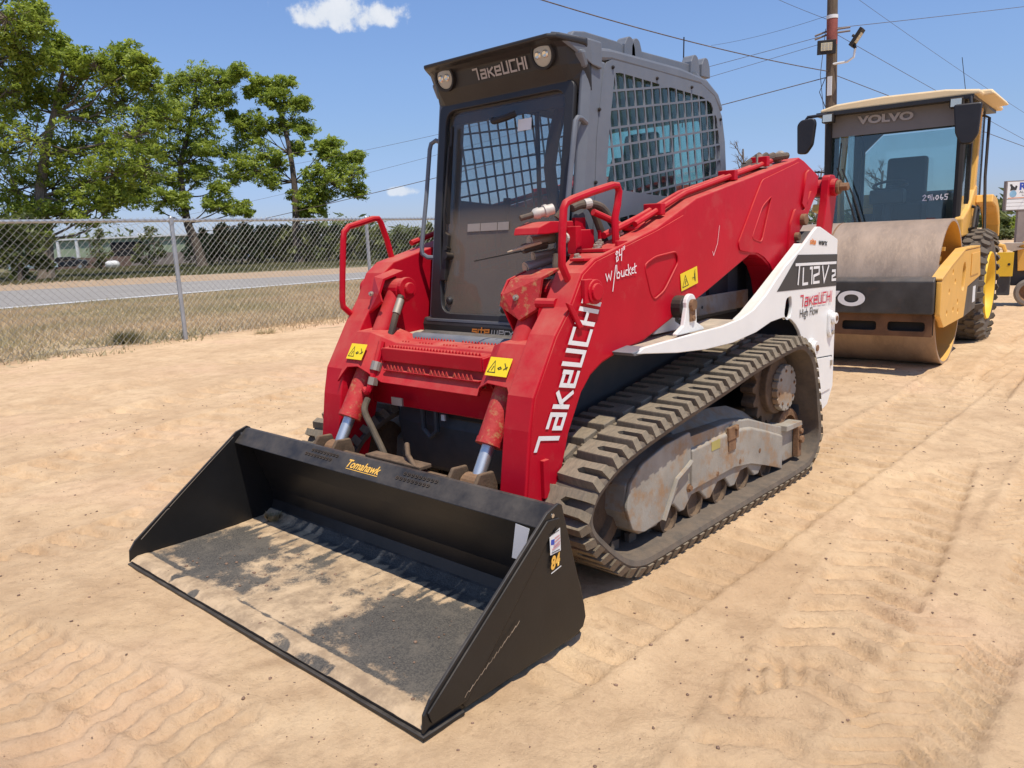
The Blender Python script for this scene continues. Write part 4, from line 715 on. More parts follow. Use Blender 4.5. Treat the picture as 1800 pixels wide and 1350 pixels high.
# yellow warning stickers
def sticker(fr, w_, h_, par, kind=0):
    o = plate('warning_sticker', [(0, 0), (w_, 0), (w_, h_), (0, h_)], [], fr, .0012, M['yellow'], par); f2 = fr @ Matrix.Translation((0, 0, .0016)); e = h_ * .045
    tri = [(.08 * w_, .18 * h_), (.42 * w_, .18 * h_), (.27 * w_, .8 * h_), (.08 * w_, .18 * h_)]
    if kind == 0: L_ = [tri, [(.24 * w_, .3 * h_), (.29 * w_, .5 * h_)], [(.5 * w_, .42 * h_), (.6 * w_, .5 * h_), (.66 * w_, .42 * h_), (.56 * w_, .36 * h_), (.5 * w_, .42 * h_)], [(.75 * w_, .7 * h_), (.9 * w_, .4 * h_)], [(.78 * w_, .38 * h_), (.92 * w_, .52 * h_)]]
    else: L_ = [tri, [(.25 * w_, .3 * h_), (.23 * w_, .42 * h_), (.30 * w_, .44 * h_), (.27 * w_, .58 * h_)], [(.84 * w_, .2 * h_), (.84 * w_, .75 * h_)], [(.80 * w_, .28 * h_), (.80 * w_, .68 * h_)], [(.82 * w_, .78 * h_), (.85 * w_, .86 * h_)], [(.66 * w_, .45 * h_), (.76 * w_, .45 * h_)]]
    strokes('sticker_print', L_, h_ * .045, f2, M['ink'], o)
    return o
for x0 in (-.545, .435): sticker(frame3((x0, cmy(.905) - .0, .905), (1, 0, 0), (0, .62, 1)) @ Matrix.Translation((0, 0, .013)), .125, .085, LD)
sticker(frame3((A1 + .009, 2.032, 1.19), (0, 1, .19), (0, -.12, 1)), .165, .085, LD, 1)
# arm lettering
fa = frame3((A1 + .0095, 1.018, .625), (0, .50, .866), (0, -.975, .20)); tl, tw = logo('TaKeUCHI', .118, .0, .9, 1.36); k2 = .675 / tw
strokes('brand_lettering', [[(p[0] * k2, p[1]) for p in ln] for ln in tl], .0195, fa, M['wprint'], LD)
# hand-written note and weld line
fh = frame3((A1 + .009, 1.40, 1.262), (0, 1, .10), (0, 0, 1))
strokes('marker_writing', [[(0, .05), (.01, .02), (.022, .045), (.034, .02), (.045, .055)], [(.05, -.03), (.075, .075)], [(.082, .075), (.083, .02), (.10, .018), (.107, .035), (.095, .045), (.085, .035)], [(.117, .045), (.118, .022), (.133, .02), (.138, .045), (.141, .02)], [(.163, .043), (.151, .043), (.148, .025), (.163, .02)], [(.170, .065), (.172, .018)], [(.188, .05), (.173, .035), (.190, .018)], [(.194, .034), (.208, .037), (.204, .046), (.195, .04), (.196, .024), (.210, .022)], [(.220, .062), (.220, .022), (.230, .02)], [(.212, .046), (.232, .05)],
   [(.085, .118), (.072, .125), (.078, .135), (.09, .13), (.075, .108), (.078, .092), (.09, .097), (.085, .118)], [(.100, .14), (.098, .115), (.115, .118)], [(.118, .142), (.113, .092)], [(.128, .148), (.126, .135)], [(.138, .150), (.136, .137)]], .0052, fh, M['chalk'], LD)
strokes('weld_line', [[(0, 0), (-.02, -.09), (-.06, -.15), (-.072, -.13)]], .0028, frame3((A1 + .003, 2.43, 1.50), (0, 1, 0), (0, 0, 1)), M['chalk'], LD)  # pale flat stroke drawn for an embossed weld line
# raised boss shape on the rear plate, link, pins, lift cylinder
plate('rear_boss', [(3.46, 1.62), (3.50, 1.74), (3.52, 1.80), (3.56, 1.82), (3.60, 1.80), (3.61, 1.76), (3.56, 1.70), (3.545, 1.62), (3.50, 1.59)], [], XF(A1 + .008), .012, M['red'], LD)
plate('rear_boss', rounded([(3.26, 1.30), (3.30, 1.50), (3.36, 1.585), (3.50, 1.575), (3.60, 1.70), (3.655, 1.66), (3.50, 1.50), (3.40, 1.43), (3.33, 1.22)], .02), [], XF(A1 + .008), .012, M['red'], LD)
b = MB(); b.cyl((A1, 3.46, 1.52), (A1 + .05, 3.46, 1.52), .035, 18); b.cyl((A1 + .01, 3.37, 1.42), (A1 + .045, 3.37, 1.42), .025, 14); b.build('pivot_bolt', M['rust'], LD, bevel=.004)
for s in (1, -1):
    b = MB(); b.prism(rounded([(3.86, 1.80), (3.97, 1.80), (4.00, 1.68), (3.93, 1.40), (3.90, 1.20), (3.74, 1.20), (3.77, 1.42), (3.83, 1.62)], .035), s * .74, s * .79); b.build('rear_link', M['red'], LD, bevel=.005)
    b = MB(); b.cyl((s * .60, 3.92, 1.72), (s * .82, 3.92, 1.72), .055, 22); b.build('link_pin_boss', M['red'], LD, bevel=.004); b = MB(); b.cyl((s * .82, 3.92, 1.72), (s * .84, 3.92, 1.72), .045, 18); b.cyl((s * .84, 3.92, 1.72), (s * .89, 3.92, 1.72), .028, 6); b.build('link_pin', M['rust'], LD, bevel=.004)
    b = MB(); b.cyl((s * .68, 3.50, 1.50), (s * .68, 3.62, 1.02), .062, 20); b.build('lift_cylinder', M['white'], LD, smooth=True); b = MB(); b.cyl((s * .68, 3.495, 1.53), (s * .68, 3.505, 1.47), .070, 20); b.build('cylinder_gland', M['zinc'], LD)
b = MB(); b.cyl((-.60, 3.12, 1.715), (.60, 3.12, 1.715), .05, 20); b.build('rear_cross_tube', M['red'], LD, smooth=True)
b = MB()
for i in range(5): b.cyl((.60 + .02 * i, 3.05 + i * .05, 1.84 + .012 * i), (.64 + .02 * i, 3.16 + i * .05, 1.90), .02, 8)
b.build('arm_top_hose', M['hose'], LD, smooth=True); b = MB(); b.box(.60, .70, 3.0, 3.2, 1.82, 1.845); b.cyl((.66, 3.1, 1.84), (.66, 3.1, 1.90), .022, 10); b.cyl((.68, 3.3, 1.885), (.68, 3.36, 1.905), .03, 10); b.build('hose_bracket', M['zinc'], LD)

# ---- white side panels with lettering, brackets
pan = [(1.52, .985), (1.69, .99), (2.05, .997), (2.25, 1.00), (2.45, 1.018), (2.60, 1.050), (2.75, 1.115), (2.876, 1.192), (3.0, 1.262), (3.20, 1.345), (3.40, 1.452), (3.45, 1.474), (3.50, 1.472), (3.786, 1.392), (3.795, 1.385), (3.795, .44), (3.71, .33), (3.64, .31), (3.40, .33)] + arc((2.97, .62), .35, 0, 90, 8)[1:] + [(2.82, .962), (2.63, .925), (2.36, .902), (2.07, .905), (1.80, .925), (1.55, .955), (1.47, .965)]
hexh = rounded([(3.075, .985), (3.10, 1.075), (3.17, 1.085), (3.185, 1.02), (3.165, .965), (3.11, .95)], .02)
hexh = [(y - .08, z) for y, z in hexh]
for s in (1, -1):
    f = XF(.86) if s == 1 else XF(-.88)
    plate('side_panel', pan, [hexh], f, .02, M['white'], LD, .003)
    b = MB(); b.prism([(1.50, .975), (2.25, .985), (2.50, 1.005), (2.50, .985), (2.25, .965), (1.50, .955)], s * .66, s * .858); b.build('fender_top', M['deckdust'], LD)
    b = MB(); b.prism([(2.50, .90), (2.50, 1.0), (2.60, 1.035), (2.80, 1.13), (3.30, 1.38), (3.30, 1.36), (2.80, 1.11), (2.60, 1.0), (2.53, .90)], s * .80, s * .858); b.build('panel_edge', M['white'], LD)
    b = MB(); b.prism([(1.25, 1.0), (1.60, .985), (1.60, .955), (1.25, .965)], s * .50, s * .758); b.prism([(1.44, .972), (1.56, .985), (1.56, .955), (1.46, .955)], s * .758, s * .872); b.build('fender_front', M['cab'], LD, bevel=.004)
    b = MB(); b.prism([(3.30, .33), (3.30, 1.30), (3.47, 1.45), (3.76, 1.37), (3.78, .40)], s * .50, s * .855); b.build('rear_tower', M['body'], LD)
    ear = [(1.86, 1.005), (1.93, 1.035), (1.955, 1.12)] + arc((2.0, 1.135), .048, 170, 10, 8) + [(2.055, 1.04), (2.12, 1.01), (2.13, .995), (1.86, .995)]
    for xx in (.82, .70): b = MB(); b.prism(ear, s * xx, s * (xx + .022)); b.build('white_bracket', M['white'], LD, bevel=.004)
    b = MB(); b.cyl((s * .722, 1.99, 1.12), (s * .82, 1.99, 1.12), .055, 18); b.build('rubber_stop', M['blackm'], LD, bevel=.006)
    b = MB(); b.cyl((s * .842, 2.0, 1.13), (s * .86, 2.0, 1.13), .028, 14); b.cyl((s * .842, 2.01, 1.065), (s * .855, 2.01, 1.065), .016, 6); b.box(s * .842, s * .85, 1.98, 2.03, 1.05, 1.15); b.build('bracket_bolt', M['rust'], LD, bevel=.003)
b = MB()
for (y, z, r) in ((3.40, .742, .058), (3.665, .845, .0)):
    if r: b.cyl((.88, y, z), (.895, y, z), r, 22); b.cyl((.895, y, z), (.92, y, z), r * .75, 22)
b.prism(rounded([(3.655, .80), (3.655, .935), (3.70, .95), (3.735, .92), (3.735, .80), (3.70, .765)], .03), .88, .90); b.cyl((.90, 3.70, .895), (.925, 3.70, .895), .036, 20); b.build('panel_boss', M['white'], LD, bevel=.004)
b = MB(); b.cyl((.92, 3.40, .742), (.926, 3.40, .742), .02, 10); b.cyl((.925, 3.70, .895), (.93, 3.70, .895), .016, 10); b.build('boss_bolt', M['rust'], LD)
b = MB(); b.cyl((.90, 3.70, .805), (.91, 3.70, .805), .014, 10); b.build('boss_bolt', M['zinc'], LD)
plate('access_hatch', rounded([(3.46, .42), (3.47, .66), (3.75, .64), (3.745, .43)], .02), [], XF(.881), .006, M['white'], LD, .0015); strokes('hatch_gap', [[(3.455, .43), (3.465, .665), (3.755, .645), (3.75, .46)]], .006, XF(.8812), M['ink'], LD)
b = MB(); b.box(.886, .896, 3.715, 3.735, .585, .62); b.build('hatch_latch', M['zinc'], LD)
P88 = XF(.8815)
strokes_ = strokes
plate('black_band', [(2.885, 1.125), (3.165, 1.318), (3.793, 1.296), (3.793, 1.095)], [], XF(.8808), .0008, M['charcoal'], LD)
tl, tw = logo('L12V', .108, .03, 1.15, 1.16); ff = XF(.8826)
L_ = [[(3.245 + p[0] * .93, 1.142 - .0 + p[1] * .95 - (p[0]) * .012) for p in ln] for ln in tl] + [[(3.135, 1.262), (3.765, 1.243)], [(3.185, 1.255), (3.170, 1.150)]] + [[(3.705, 1.195), (3.755, 1.193), (3.755, 1.168), (3.705, 1.160), (3.705, 1.138), (3.765, 1.136)]]
strokes('model_lettering', L_, .0165, ff, M['wprint'], LD)
tl, tw = logo('TaKeUCHI', .062, .10, .95, 1.3); k3 = .50 / tw
strokes('brand_lettering', [[(3.215 + p[0] * k3, 1.012 + p[1] - p[0] * .015) for p in ln] for ln in tl], .010, ff, M['rprint'], LD)
text('small_lettering', 'High Flow', .072, frame3((.8826, 3.21, .945), (0, 1, -.01), (0, 0, 1)), M['ink'], LD, .98)
text('small_lettering', 'site', .05, frame3((.8826, 3.335, 1.375), (0, 1, -.07), (0, 0, 1)), M['orange'], LD, 1.3, .2, .0015); text('small_lettering', 'werx', .05, frame3((.8826, 3.47, 1.367), (0, 1, -.07), (0, 0, 1)), M['ink'], LD, 1.3, .2, .0015)

# ---- lower body
b = MB(); b.prism([(1.28, .30), (1.24, .55), (1.34, .98), (1.52, 1.02), (3.1, 1.02), (3.1, 1.5), (3.75, 1.42), (3.8, .30), (3.6, .22), (1.5, .22)], -.50, .50); b.build('chassis', M['body'], LD, bevel=.02)
b = MB(); b.prism([(3.02, 1.2), (3.06, 1.70), (3.60, 1.66), (3.72, 1.42), (3.72, 1.2)], -.46, .46); b.build('engine_hood', M['cab'], LD, bevel=.02)
b = MB(); b.prism([(1.24, .60), (1.21, .78), (1.24, .79), (1.27, .60)], -.10, .42); b.build('belly_plate', M['cabdark'], LD, bevel=.008)
b = MB(); b.tube(arc((0, 0), .05, 0, 330, 8) and [(-.19 + .0, 1.20, .50), (-.24, 1.20, .54), (-.24, 1.20, .66), (-.19, 1.20, .69), (-.14, 1.20, .66), (-.14, 1.20, .54)], .014, 8, closed=True); b.build('tie_down_ring', M['body'], LD, smooth=True)
b = MB(); b.box(-.10, -.075, 1.195, 1.205, .60, .63); b.build('small_plate', M['trim'], LD)
b = MB(); b.box(-.30, -.22, 1.05, 1.06, .685, .725); b.build('mounting_tab', M['zinc'], LD)
b = MB(); b.box(.50, .515, 2.0, 3.15, .98, 1.42); b.build('engine_side_cover', M['cab'], LD, bevel=.004)
b = MB(); b.box(.515, .535, 2.75, 2.98, 1.05, 1.34); b.build('radiator_panel', M['body'], LD)
b = MB(); b.cyl((.515, 2.40, 1.20), (.57, 2.40, 1.20), .055, 16); b.cyl((.57, 2.40, 1.20), (.60, 2.40, 1.20), .035, 8); b.build('green_cap', M['teal'], LD, bevel=.006)
b = MB(); b.cyl((.515, 2.58, 1.23), (.56, 2.58, 1.23), .085, 20); b.build('filler_recess', M['blackm'], LD); b = MB(); b.cyl((.55, 2.58, 1.235), (.585, 2.58, 1.235), .045, 14); b.build('blue_cap', M['bluecap'], LD, bevel=.006)
b = MB(); b.box(.585, .60, 2.30, 3.12, 1.015, 1.12); rl = b.build('side_rail', M['frame'], LD, bevel=.004)
for yy in (2.42, 2.55): b = MB(); b.cyl((.60, yy, 1.06), (.602, yy, 1.06), .009, 10); b.build('rail_hole', M['ink'], rl)
b = MB(); b.box(.50, .506, 2.15, 2.21, 1.10, 1.18); b.build('white_label', M['trim'], LD)
b = MB(); b.prism([(1.24, .965), (1.50, .985), (1.50, 1.0), (1.23, .985)], -.56, .56); b.build('front_deck', M['deckdust'], LD, bevel=.006)
b = MB(); b.cyl((-.36, 1.29, .975), (.52, 1.29, .975), .045, 18); b.build('deck_roll', M['cab'], LD, smooth=True)

# ---- cab
def lerp(a, b_, t): return a + (b_ - a) * t
# corner pillars; front face leans back going up
FB, FT = (1.495, 1.0), (1.672, 2.25)
def fy(z): return FB[0] + (z - FB[1]) * (FT[0] - FB[0]) / (FT[1] - FB[1])
for s in (1, -1):
    b = MB(); P0 = [(s * .50, fy(.98) + .03), (s * .50, fy(.98) + .14), (s * .425, fy(.98) + .14), (s * .452, fy(.98)), (s * .478, fy(.98) - .012)]; P1 = [(x, y + fy(2.27) - fy(.98)) for x, y in P0]
    vs = [(x, y, .98) for x, y in P0] + [(x, y, 2.27) for x, y in P1]; b.add(vs, [tuple(range(5)), tuple(range(5, 10))] + [(i, (i + 1) % 5, 5 + (i + 1) % 5, 5 + i) for i in range(5)]); b.build('cab_pillar', M['cab'], LD, bevel=.012)
    b = MB(); b.tube([(s * .47, 2.92, 1.2), (s * .47, 2.96, 2.0), (s * .46, 2.88, 2.24), (s * .45, 2.7, 2.31)], .035, 10); b.build('rear_pillar', M['cab'], LD, smooth=True)
# sill
b = MB(); b.prism([(1.470, .955), (1.462, 1.04), (1.475, 1.075), (1.58, 1.075), (1.58, .955)], -.50, .50); b.build('cab_sill', M['cabdark'], LD, bevel=.008)
b = MB(); b.box(-.47, .45, 1.466, 1.474, 1.058, 1.070); b.build('sill_trim', M['cab'], LD)
tl, tw = logo('site', .034, .2, 1.05, 1.15); fs = frame3((-.118, 1.4605, 1.003), (1, 0, 0), (0, .0, 1)); strokes('sill_lettering', [[(p[0], p[1] * 1.0) for p in ln] for ln in tl], .0075, fs, M['orange'], LD)
tl2, _ = logo('werx', .034, .2, 1.0, 1.15); strokes('sill_lettering', [[(p[0] + .137, p[1]) for p in ln] for ln in tl2], .006, fs, M['greyprint'], LD)
# side panels with perforated guard (rotated grid)
tilt = math.radians(8.3)
win = [(1.775, 1.70), (1.83, 1.98), (1.872, 2.235), (2.13, 2.228), (2.53, 2.212), (2.72, 2.205), (2.82, 2.18), (2.89, 2.10), (2.93, 1.95), (2.95, 1.66), (2.6, 1.655), (2.2, 1.67)]
win2 = [(1.83, 1.25), (1.86, 1.575), (2.2, 1.565), (2.60, 1.545), (2.60, 1.25)]
outl = [(1.63, 1.16), (1.70, 1.644), (1.724, 1.92), (1.79, 2.235), (1.815, 2.268), (1.86, 2.285), (2.30, 2.28), (2.72, 2.268), (2.86, 2.22), (2.95, 2.12), (2.99, 1.98), (3.02, 1.70), (3.02, 1.16)]
def clip(poly, conv):
    # Sutherland-Hodgman against convex polygon conv (any orientation)
    ar = sum(conv[i][0] * conv[(i + 1) % len(conv)][1] - conv[(i + 1) % len(conv)][0] * conv[i][1] for i in range(len(conv))); C_ = conv if ar > 0 else conv[::-1]; out = poly
    for i in range(len(C_)):
        a, b_ = C_[i], C_[(i + 1) % len(C_)]; src, out = out, []
        sd_ = lambda p: (b_[0] - a[0]) * (p[1] - a[1]) - (b_[1] - a[1]) * (p[0] - a[0])
        for j in range(len(src)):
            p, q = src[j], src[(j + 1) % len(src)]; sp_, sq = sd_(p), sd_(q)
            if sp_ >= 0: out.append(p)
            if sp_ * sq < 0: t = sp_ / (sp_ - sq); out.append((p[0] + (q[0] - p[0]) * t, p[1] + (q[1] - p[1]) * t))
        if len(out) < 3: return []
    return out
def area(p): return abs(sum(p[i][0] * p[(i + 1) % len(p)][1] - p[(i + 1) % len(p)][0] * p[i][1] for i in range(len(p)))) / 2
holes = []; ct, stt = math.cos(tilt), math.sin(tilt)
for i in range(-4, 22):
    for j in range(-12, 14):
        q = [(i * .079 + a, j * .0835 + c_) for a, c_ in ((.0, .0), (.068, .0), (.068, .073), (.0, .073))]; q = [(1.80 + u * ct - v * stt, 1.72 + u * stt + v * ct) for u, v in q]
        for wn in (win, win2):
            c_ = clip(q, wn)
            if c_ and area(c_) > .0003: holes.append(c_)
for s in (1, -1):
    sp = plate('side_guard_plate', outl, holes, XF(.497 if s == 1 else -.503), .006, M['cab'], LD)
    for (yy, zz) in ((1.86, 2.25), (2.25, 2.245), (2.6, 2.24), (2.93, 2.10), (1.745, 2.05), (1.705, 1.72), (2.995, 1.80), (2.15, 1.61), (2.9, 1.62)):
        b = MB(); b.cyl((s * .503, yy, zz), (s * .508, yy, zz), .009, 8); b.cyl((s * .508, yy, zz), (s * .513, yy, zz), .006, 6); b.build('guard_bolt', M['blackm'], sp)
    plate('side_window', [(1.70, 1.18), (1.74, 1.7), (1.82, 2.26), (2.82, 2.24), (2.97, 2.0), (2.99, 1.18)], [], XF(.478 * s), .004, M['teal_glass'] if s == 1 else M['clear'], LD)
    b = MB(); b.box(s * .462, s * .474, 2.44, 2.47, 1.2, 2.26); b.build('window_divider', M['blackm'], LD)
    b = MB(); b.prism([(1.62, .98), (1.66, 1.30), (3.02, 1.30), (3.02, .98)], s * .455, s * .494); b.build('cab_lower_side', M['cab'], LD)
# rear wall
plate('rear_wall', [(-.48, 1.0), (.48, 1.0), (.48, 2.0), (.42, 2.24), (-.42, 2.24), (-.48, 2.0)], [rounded([(-.38, 1.55), (.38, 1.55), (.36, 2.12), (-.36, 2.12)], .05)], frame3((0, 3.0, 0), (1, 0, 0), (0, 0, 1)), .03, M['cabdark'], LD)
plate('rear_window', [(-.40, 1.50), (.40, 1.50), (.38, 2.16), (-.38, 2.16)], [], frame3((0, 2.965, 0), (1, 0, 0), (0, 0, 1)), .004, M['teal_glass'], LD)
# roof
rf = [(1.62, 2.30), (1.74, 2.325), (1.86, 2.335), (2.50, 2.33), (2.78, 2.305), (2.92, 2.24), (2.98, 2.16), (2.95, 2.14), (2.86, 2.215), (2.70, 2.265), (1.86, 2.28), (1.74, 2.265), (1.66, 2.22)]
b = MB(); b.prism(rf, -.50, .50); b.build('cab_roof', M['cab'], LD, bevel=.015)
for s in (1, -1):
    b = MB(); b.prism([(1.62, 2.355), (1.66, 2.395), (1.74, 2.405), (2.02, 2.40), (2.08, 2.385), (2.72, 2.385), (2.88, 2.37), (2.88, 2.33), (1.66, 2.325)], s * .395, s * .435); b.build('roof_rail', M['cab'], LD, bevel=.006)
    for yy in (2.10, 2.16, 2.74, 2.86):
        b = MB(); b.prism([(yy - .05, 2.33), (yy - .045, 2.395)] + arc((yy, 2.40), .035, 160, 20, 6) + [(yy + .045, 2.385), (yy + .05, 2.33)], s * .385, s * .445 + s * .005 * (yy > 2.5)); b.build('roof_lug', M['cab'], LD, bevel=.004)
    b = MB(); tp_ = [(.400, 1.52, 2.379), (.440, 1.545, 2.372), (.512, 1.675, 2.350), (.518, 1.76, 2.345), (.38, 1.76, 2.372)]; lo_ = [(.400, 1.53, 2.36), (.440, 1.56, 2.345), (.514, 1.685, 2.235), (.518, 1.76, 2.225), (.38, 1.76, 2.25)]
    b.add([(s * x, y, z) for x, y, z in tp_ + lo_], [(0, 1, 2, 3, 4), (9, 8, 7, 6, 5)] + [(i, (i + 1) % 5, 5 + (i + 1) % 5, 5 + i) for i in range(5)]); b.build('roof_corner', M['cab'], LD, bevel=.008)
# visor: black brow
vis = MB(); T1 = (1.49, 2.362); T2 = (1.53, 2.385)
pr = [(1.492, 2.346), (1.490, 2.364), (1.56, 2.374), (1.70, 2.345), (1.70, 2.13), (1.658, 2.13), (1.630, 2.185), (1.590, 2.245), (1.568, 2.318), (1.535, 2.338)]
p_in = [(x, y, z) for (y, z) in pr for x in ()]
n_ = len(pr); sec = [(-.505, .16, -.02), (-.435, .035, 0), (-.405, .0, .0), (.405, .0, .0), (.435, .035, 0), (.505, .16, -.02)]
vs = [(x, min(1.69, y + dy * (1.70 - y) / .21), z + (dz if z > 2.3 else 0)) for x, dy, dz in sec for y, z in pr]
vis.add(vs, [tuple(range(n_)), tuple(range(5 * n_, 6 * n_))] + [(i * n_ + k, i * n_ + (k + 1) % n_, (i + 1) * n_ + (k + 1) % n_, (i + 1) * n_ + k) for i in range(5) for k in range(n_)])
vis.build('visor', M['cabdark'], LD, bevel=.006)
for s in (1, -1):
    nrm = Vector((0, -.96, -.22)).normalized(); c = Vector((s * .325, 1.560, 2.298))
    b = MB(); b.ring(c - nrm * .03, c + nrm, [(0, .066), (.036, .066), (.036, .056), (.02, .052)], 28); lt = b.build('work_light', M['blackm'], LD, smooth=True)
    b = MB(); b.ring(c - nrm * .02, c + nrm, [(.020, .053), (.026, .035), (.028, .0)], 28); b.build('light_lens', M['lens'], lt, smooth=True)
    for q in (-1, 1): b = MB(); cc = c + Vector((q * .022, 0, 0)) + nrm * .008; b.ring(cc, cc + nrm, [(.0, .018), (.006, .012), (.003, .0)], 14); b.build('light_bulb', M['lampin'], lt, smooth=True)
tl, tw = logo('TaKeUCHI', .048, .0, .95, 1.32); k4 = .36 / tw
strokes('visor_lettering', [[(p[0] * k4, p[1]) for p in ln] for ln in tl], .0095, frame3((-.130, 1.5845, 2.262), (1, 0, 0), (0, -.30, 1)) @ Matrix.Translation((0, 0, .004)), M['greyprint'], LD)
# front door: frame, glass, wiper, latch
fd = frame3((0, fy(1.07), 1.07), (1, 0, 0), (0, (FT[0] - FB[0]) / (FT[1] - FB[1]), 1)); ky = math.hypot(1, (FT[0] - FB[0]) / (FT[1] - FB[1]))
do = rounded([(-.45, -.01), (.45, -.01), (.45, 1.12), (-.45, 1.12)], .04, 4); di = rounded([(-.365, .028), (.395, .028), (.40, 1.085), (-.40, 1.085), (-.40, .40)], .07, 5)
dr = plate('door_frame', do, [di], fd, .028, M['cabdark'], LD, .004)
plate('windscreen', rounded([(-.40, -.0), (.40, -.0), (.41, 1.09), (-.41, 1.09)], .05, 3), [], fd @ Matrix.Translation((0, 0, -.004)), .005, M['wind'], LD)
b = MB(); b.box(-.385, .385, 1.06 - .03, 1.06, 0, 0) if 0 else b.box(-.38, .38, 1.02, 1.09, -.03, -.012, fd); b.build('sun_strip', M['cabdark'], LD)
b = MB(); b.tube([fd @ Vector(p) for p in ((-.365, .40, .03), (-.36, .55, .045), (-.35, .90, .04))], .007, 6); b.build('wiper_arm', M['blackm'], LD)
b = MB(); b.box(-.357, -.343, .50, 1.0, .018, .032, fd); b.build('wiper_blade', M['blackm'], LD)
b = MB(); b.prism([(-.385, .20), (-.37, .46), (-.335, .44), (-.345, .20)], .012, .035, 'z'); b.v = [tuple(fd @ Vector(v)) for v in b.v]; b.build('wiper_motor_cover', M['blackm'], LD, bevel=.004)
b = MB(); b.cyl(fd @ Vector((-.335, .33, .0)), fd @ Vector((-.335, .33, .05)), .018, 12); b.cyl(fd @ Vector((-.355, .37, .0)), fd @ Vector((-.34, .37, .045)), .012, 8); b.build('door_latch', M['blackm'], LD, smooth=True)
b = MB(); b.ring(fd @ Vector((-.33, .095, .0)), fd @ Vector((-.33, .095, 1)), [(0, .022), (.012, .020), (.02, .012), (.022, 0)], 18); b.build('door_stop', M['cabdark'], LD, smooth=True)
b = MB(); b.cyl(fd @ Vector((.09, .06, .035)), fd @ Vector((.26, .05, .04)), .022, 12); b.build('door_hinge_arm', M['blackm'], LD, smooth=True); b = MB(); b.cyl(fd @ Vector((.085, .06, .035)), fd @ Vector((.078, .061, .036)), .013, 10); b.build('hinge_bolt', M['steel'], LD)
b = MB(); b.box(.10, .185, .93, .985, .006, .010, fd); b.build('white_label', M['trim'], LD)
for x0, x1, mm in ((-.22, -.13, 'trim'), (-.125, -.01, 'trim'), (-.005, .07, 'zinc')): b = MB(); b.box(x0, x1, .455, .495, .004, .0055, fd); b.build('door_sticker', mat('faded_door_sticker', (.30, .26, .23), .7), LD)
b = MB(); b.tube(smooth_path([fd @ Vector(p) for p in ((-.06, 1.0, .02), (-.02, .985, .05), (.06, .99, .055), (.10, 1.01, .03))], 4), .016, 8); b.build('visor_handle', M['blackm'], LD, smooth=True)
# grab handles beside the door
for s in (1, -1):
    if s == 1: hp = [(.490, 1.66, 1.985), (.505, 1.60, 2.0), (.507, 1.575, 2.0), (.506, 1.560, 1.985), (.504, 1.535, 1.85), (.502, 1.495, 1.64), (.500, 1.465, 1.43), (.500, 1.47, 1.40), (.49, 1.54, 1.38)]
    else: hp = [(-.47, 1.655, 2.0), (-.505, 1.64, 2.015), (-.532, 1.630, 2.0), (-.535, 1.62, 1.97), (-.533, 1.57, 1.70), (-.53, 1.515, 1.45), (-.53, 1.518, 1.415), (-.51, 1.535, 1.395), (-.46, 1.56, 1.39)]
    b = MB(); b.tube(hp, .0125, 8); b.build('grab_handle', M['cab'], LD, smooth=True)
# interior
b = MB(); b.prism([(2.35, 1.35), (2.25, 1.42), (2.30, 1.48), (2.78, 1.46), (2.80, 1.35)], -.24, .24); b.prism([(2.72, 1.46), (2.86, 1.95), (2.92, 1.95), (2.84, 1.42)], -.22, .22); b.prism([(2.84, 1.92), (2.87, 2.08), (2.92, 2.08), (2.92, 1.92)], -.12, .12); b.build('operator_seat', M['vinyl'], LD, bevel=.03)
for s in (1, -1):
    b = MB(); b.box(s * .27, s * .40, 2.0, 2.75, 1.38, 1.56); b.build('arm_console', M['vinyl'], LD, bevel=.02)
    b = MB(); b.tube([(s * .32, 2.02, 1.52), (s * .31, 1.98, 1.62), (s * .30, 1.97, 1.70)], [.018, .016, .022], 8); b.build('joystick', M['vinyl'], LD, smooth=True)
b = MB(); b.box(-.45, .45, 1.60, 2.95, 1.02, 1.06); b.build('cab_floor', M['vinyl'], LD)
b = MB(); b.box(-.45, .45, 2.2, 2.9, 1.06, 1.36); b.build('seat_box', M['vinyl'], LD)
b = MB(); b.tube([(.18, 1.9, 2.18), (.02, 2.0, 1.98), (-.05, 2.05, 1.85), (-.04, 2.08, 1.55)], .035, 8); b.build('safety_bar', M['vinyl'], LD, smooth=True)
b = MB(); b.box(.30, .43, 1.74, 1.80, 2.02, 2.2); b.build('display_panel', M['vinyl'], LD, bevel=.02)
# aerial on the rear of the cab
b = MB(); b.cyl((.2, 3.03, 2.1), (.2, 3.05, 2.62), .004, 5); b.build('aerial', M['blackm'], LD)

# ---- auxiliary hydraulic coupler block on the near arm
b = MB(); b.prism([(1.50, 1.245), (1.48, 1.36), (1.53, 1.49), (1.62, 1.50), (1.66, 1.245)], .505, .53); b.build('coupler_bracket', M['red'], LD, bevel=.003)
b = MB(); b.prism([(1.23, 1.49), (1.24, 1.52), (1.32, 1.545), (1.48, 1.545), (1.49, 1.505), (1.30, 1.49)], .40, .54); b.build('coupler_hood', M['red'], LD, bevel=.004)
b = MB(); b.box(.57, .582, 1.47, 1.58, 1.365, 1.505, Matrix.Rotation(0, 4, 'Z')); b.build('coupler_side_plate', M['red'], LD, bevel=.004)
b = MB(); b.box(.585, .60, 1.60, 1.615, 1.36, 1.50); b.box(.50, .52, 1.52, 1.60, 1.48, 1.56); b.box(.55, .60, 1.42, 1.46, 1.40, 1.52); b.build('coupler_bracket', M['red'], LD, bevel=.003)
b = MB(); b.box(.45, .50, 1.46, 1.58, 1.31, 1.50); b.build('coupler_manifold', M['body'], LD, bevel=.006)
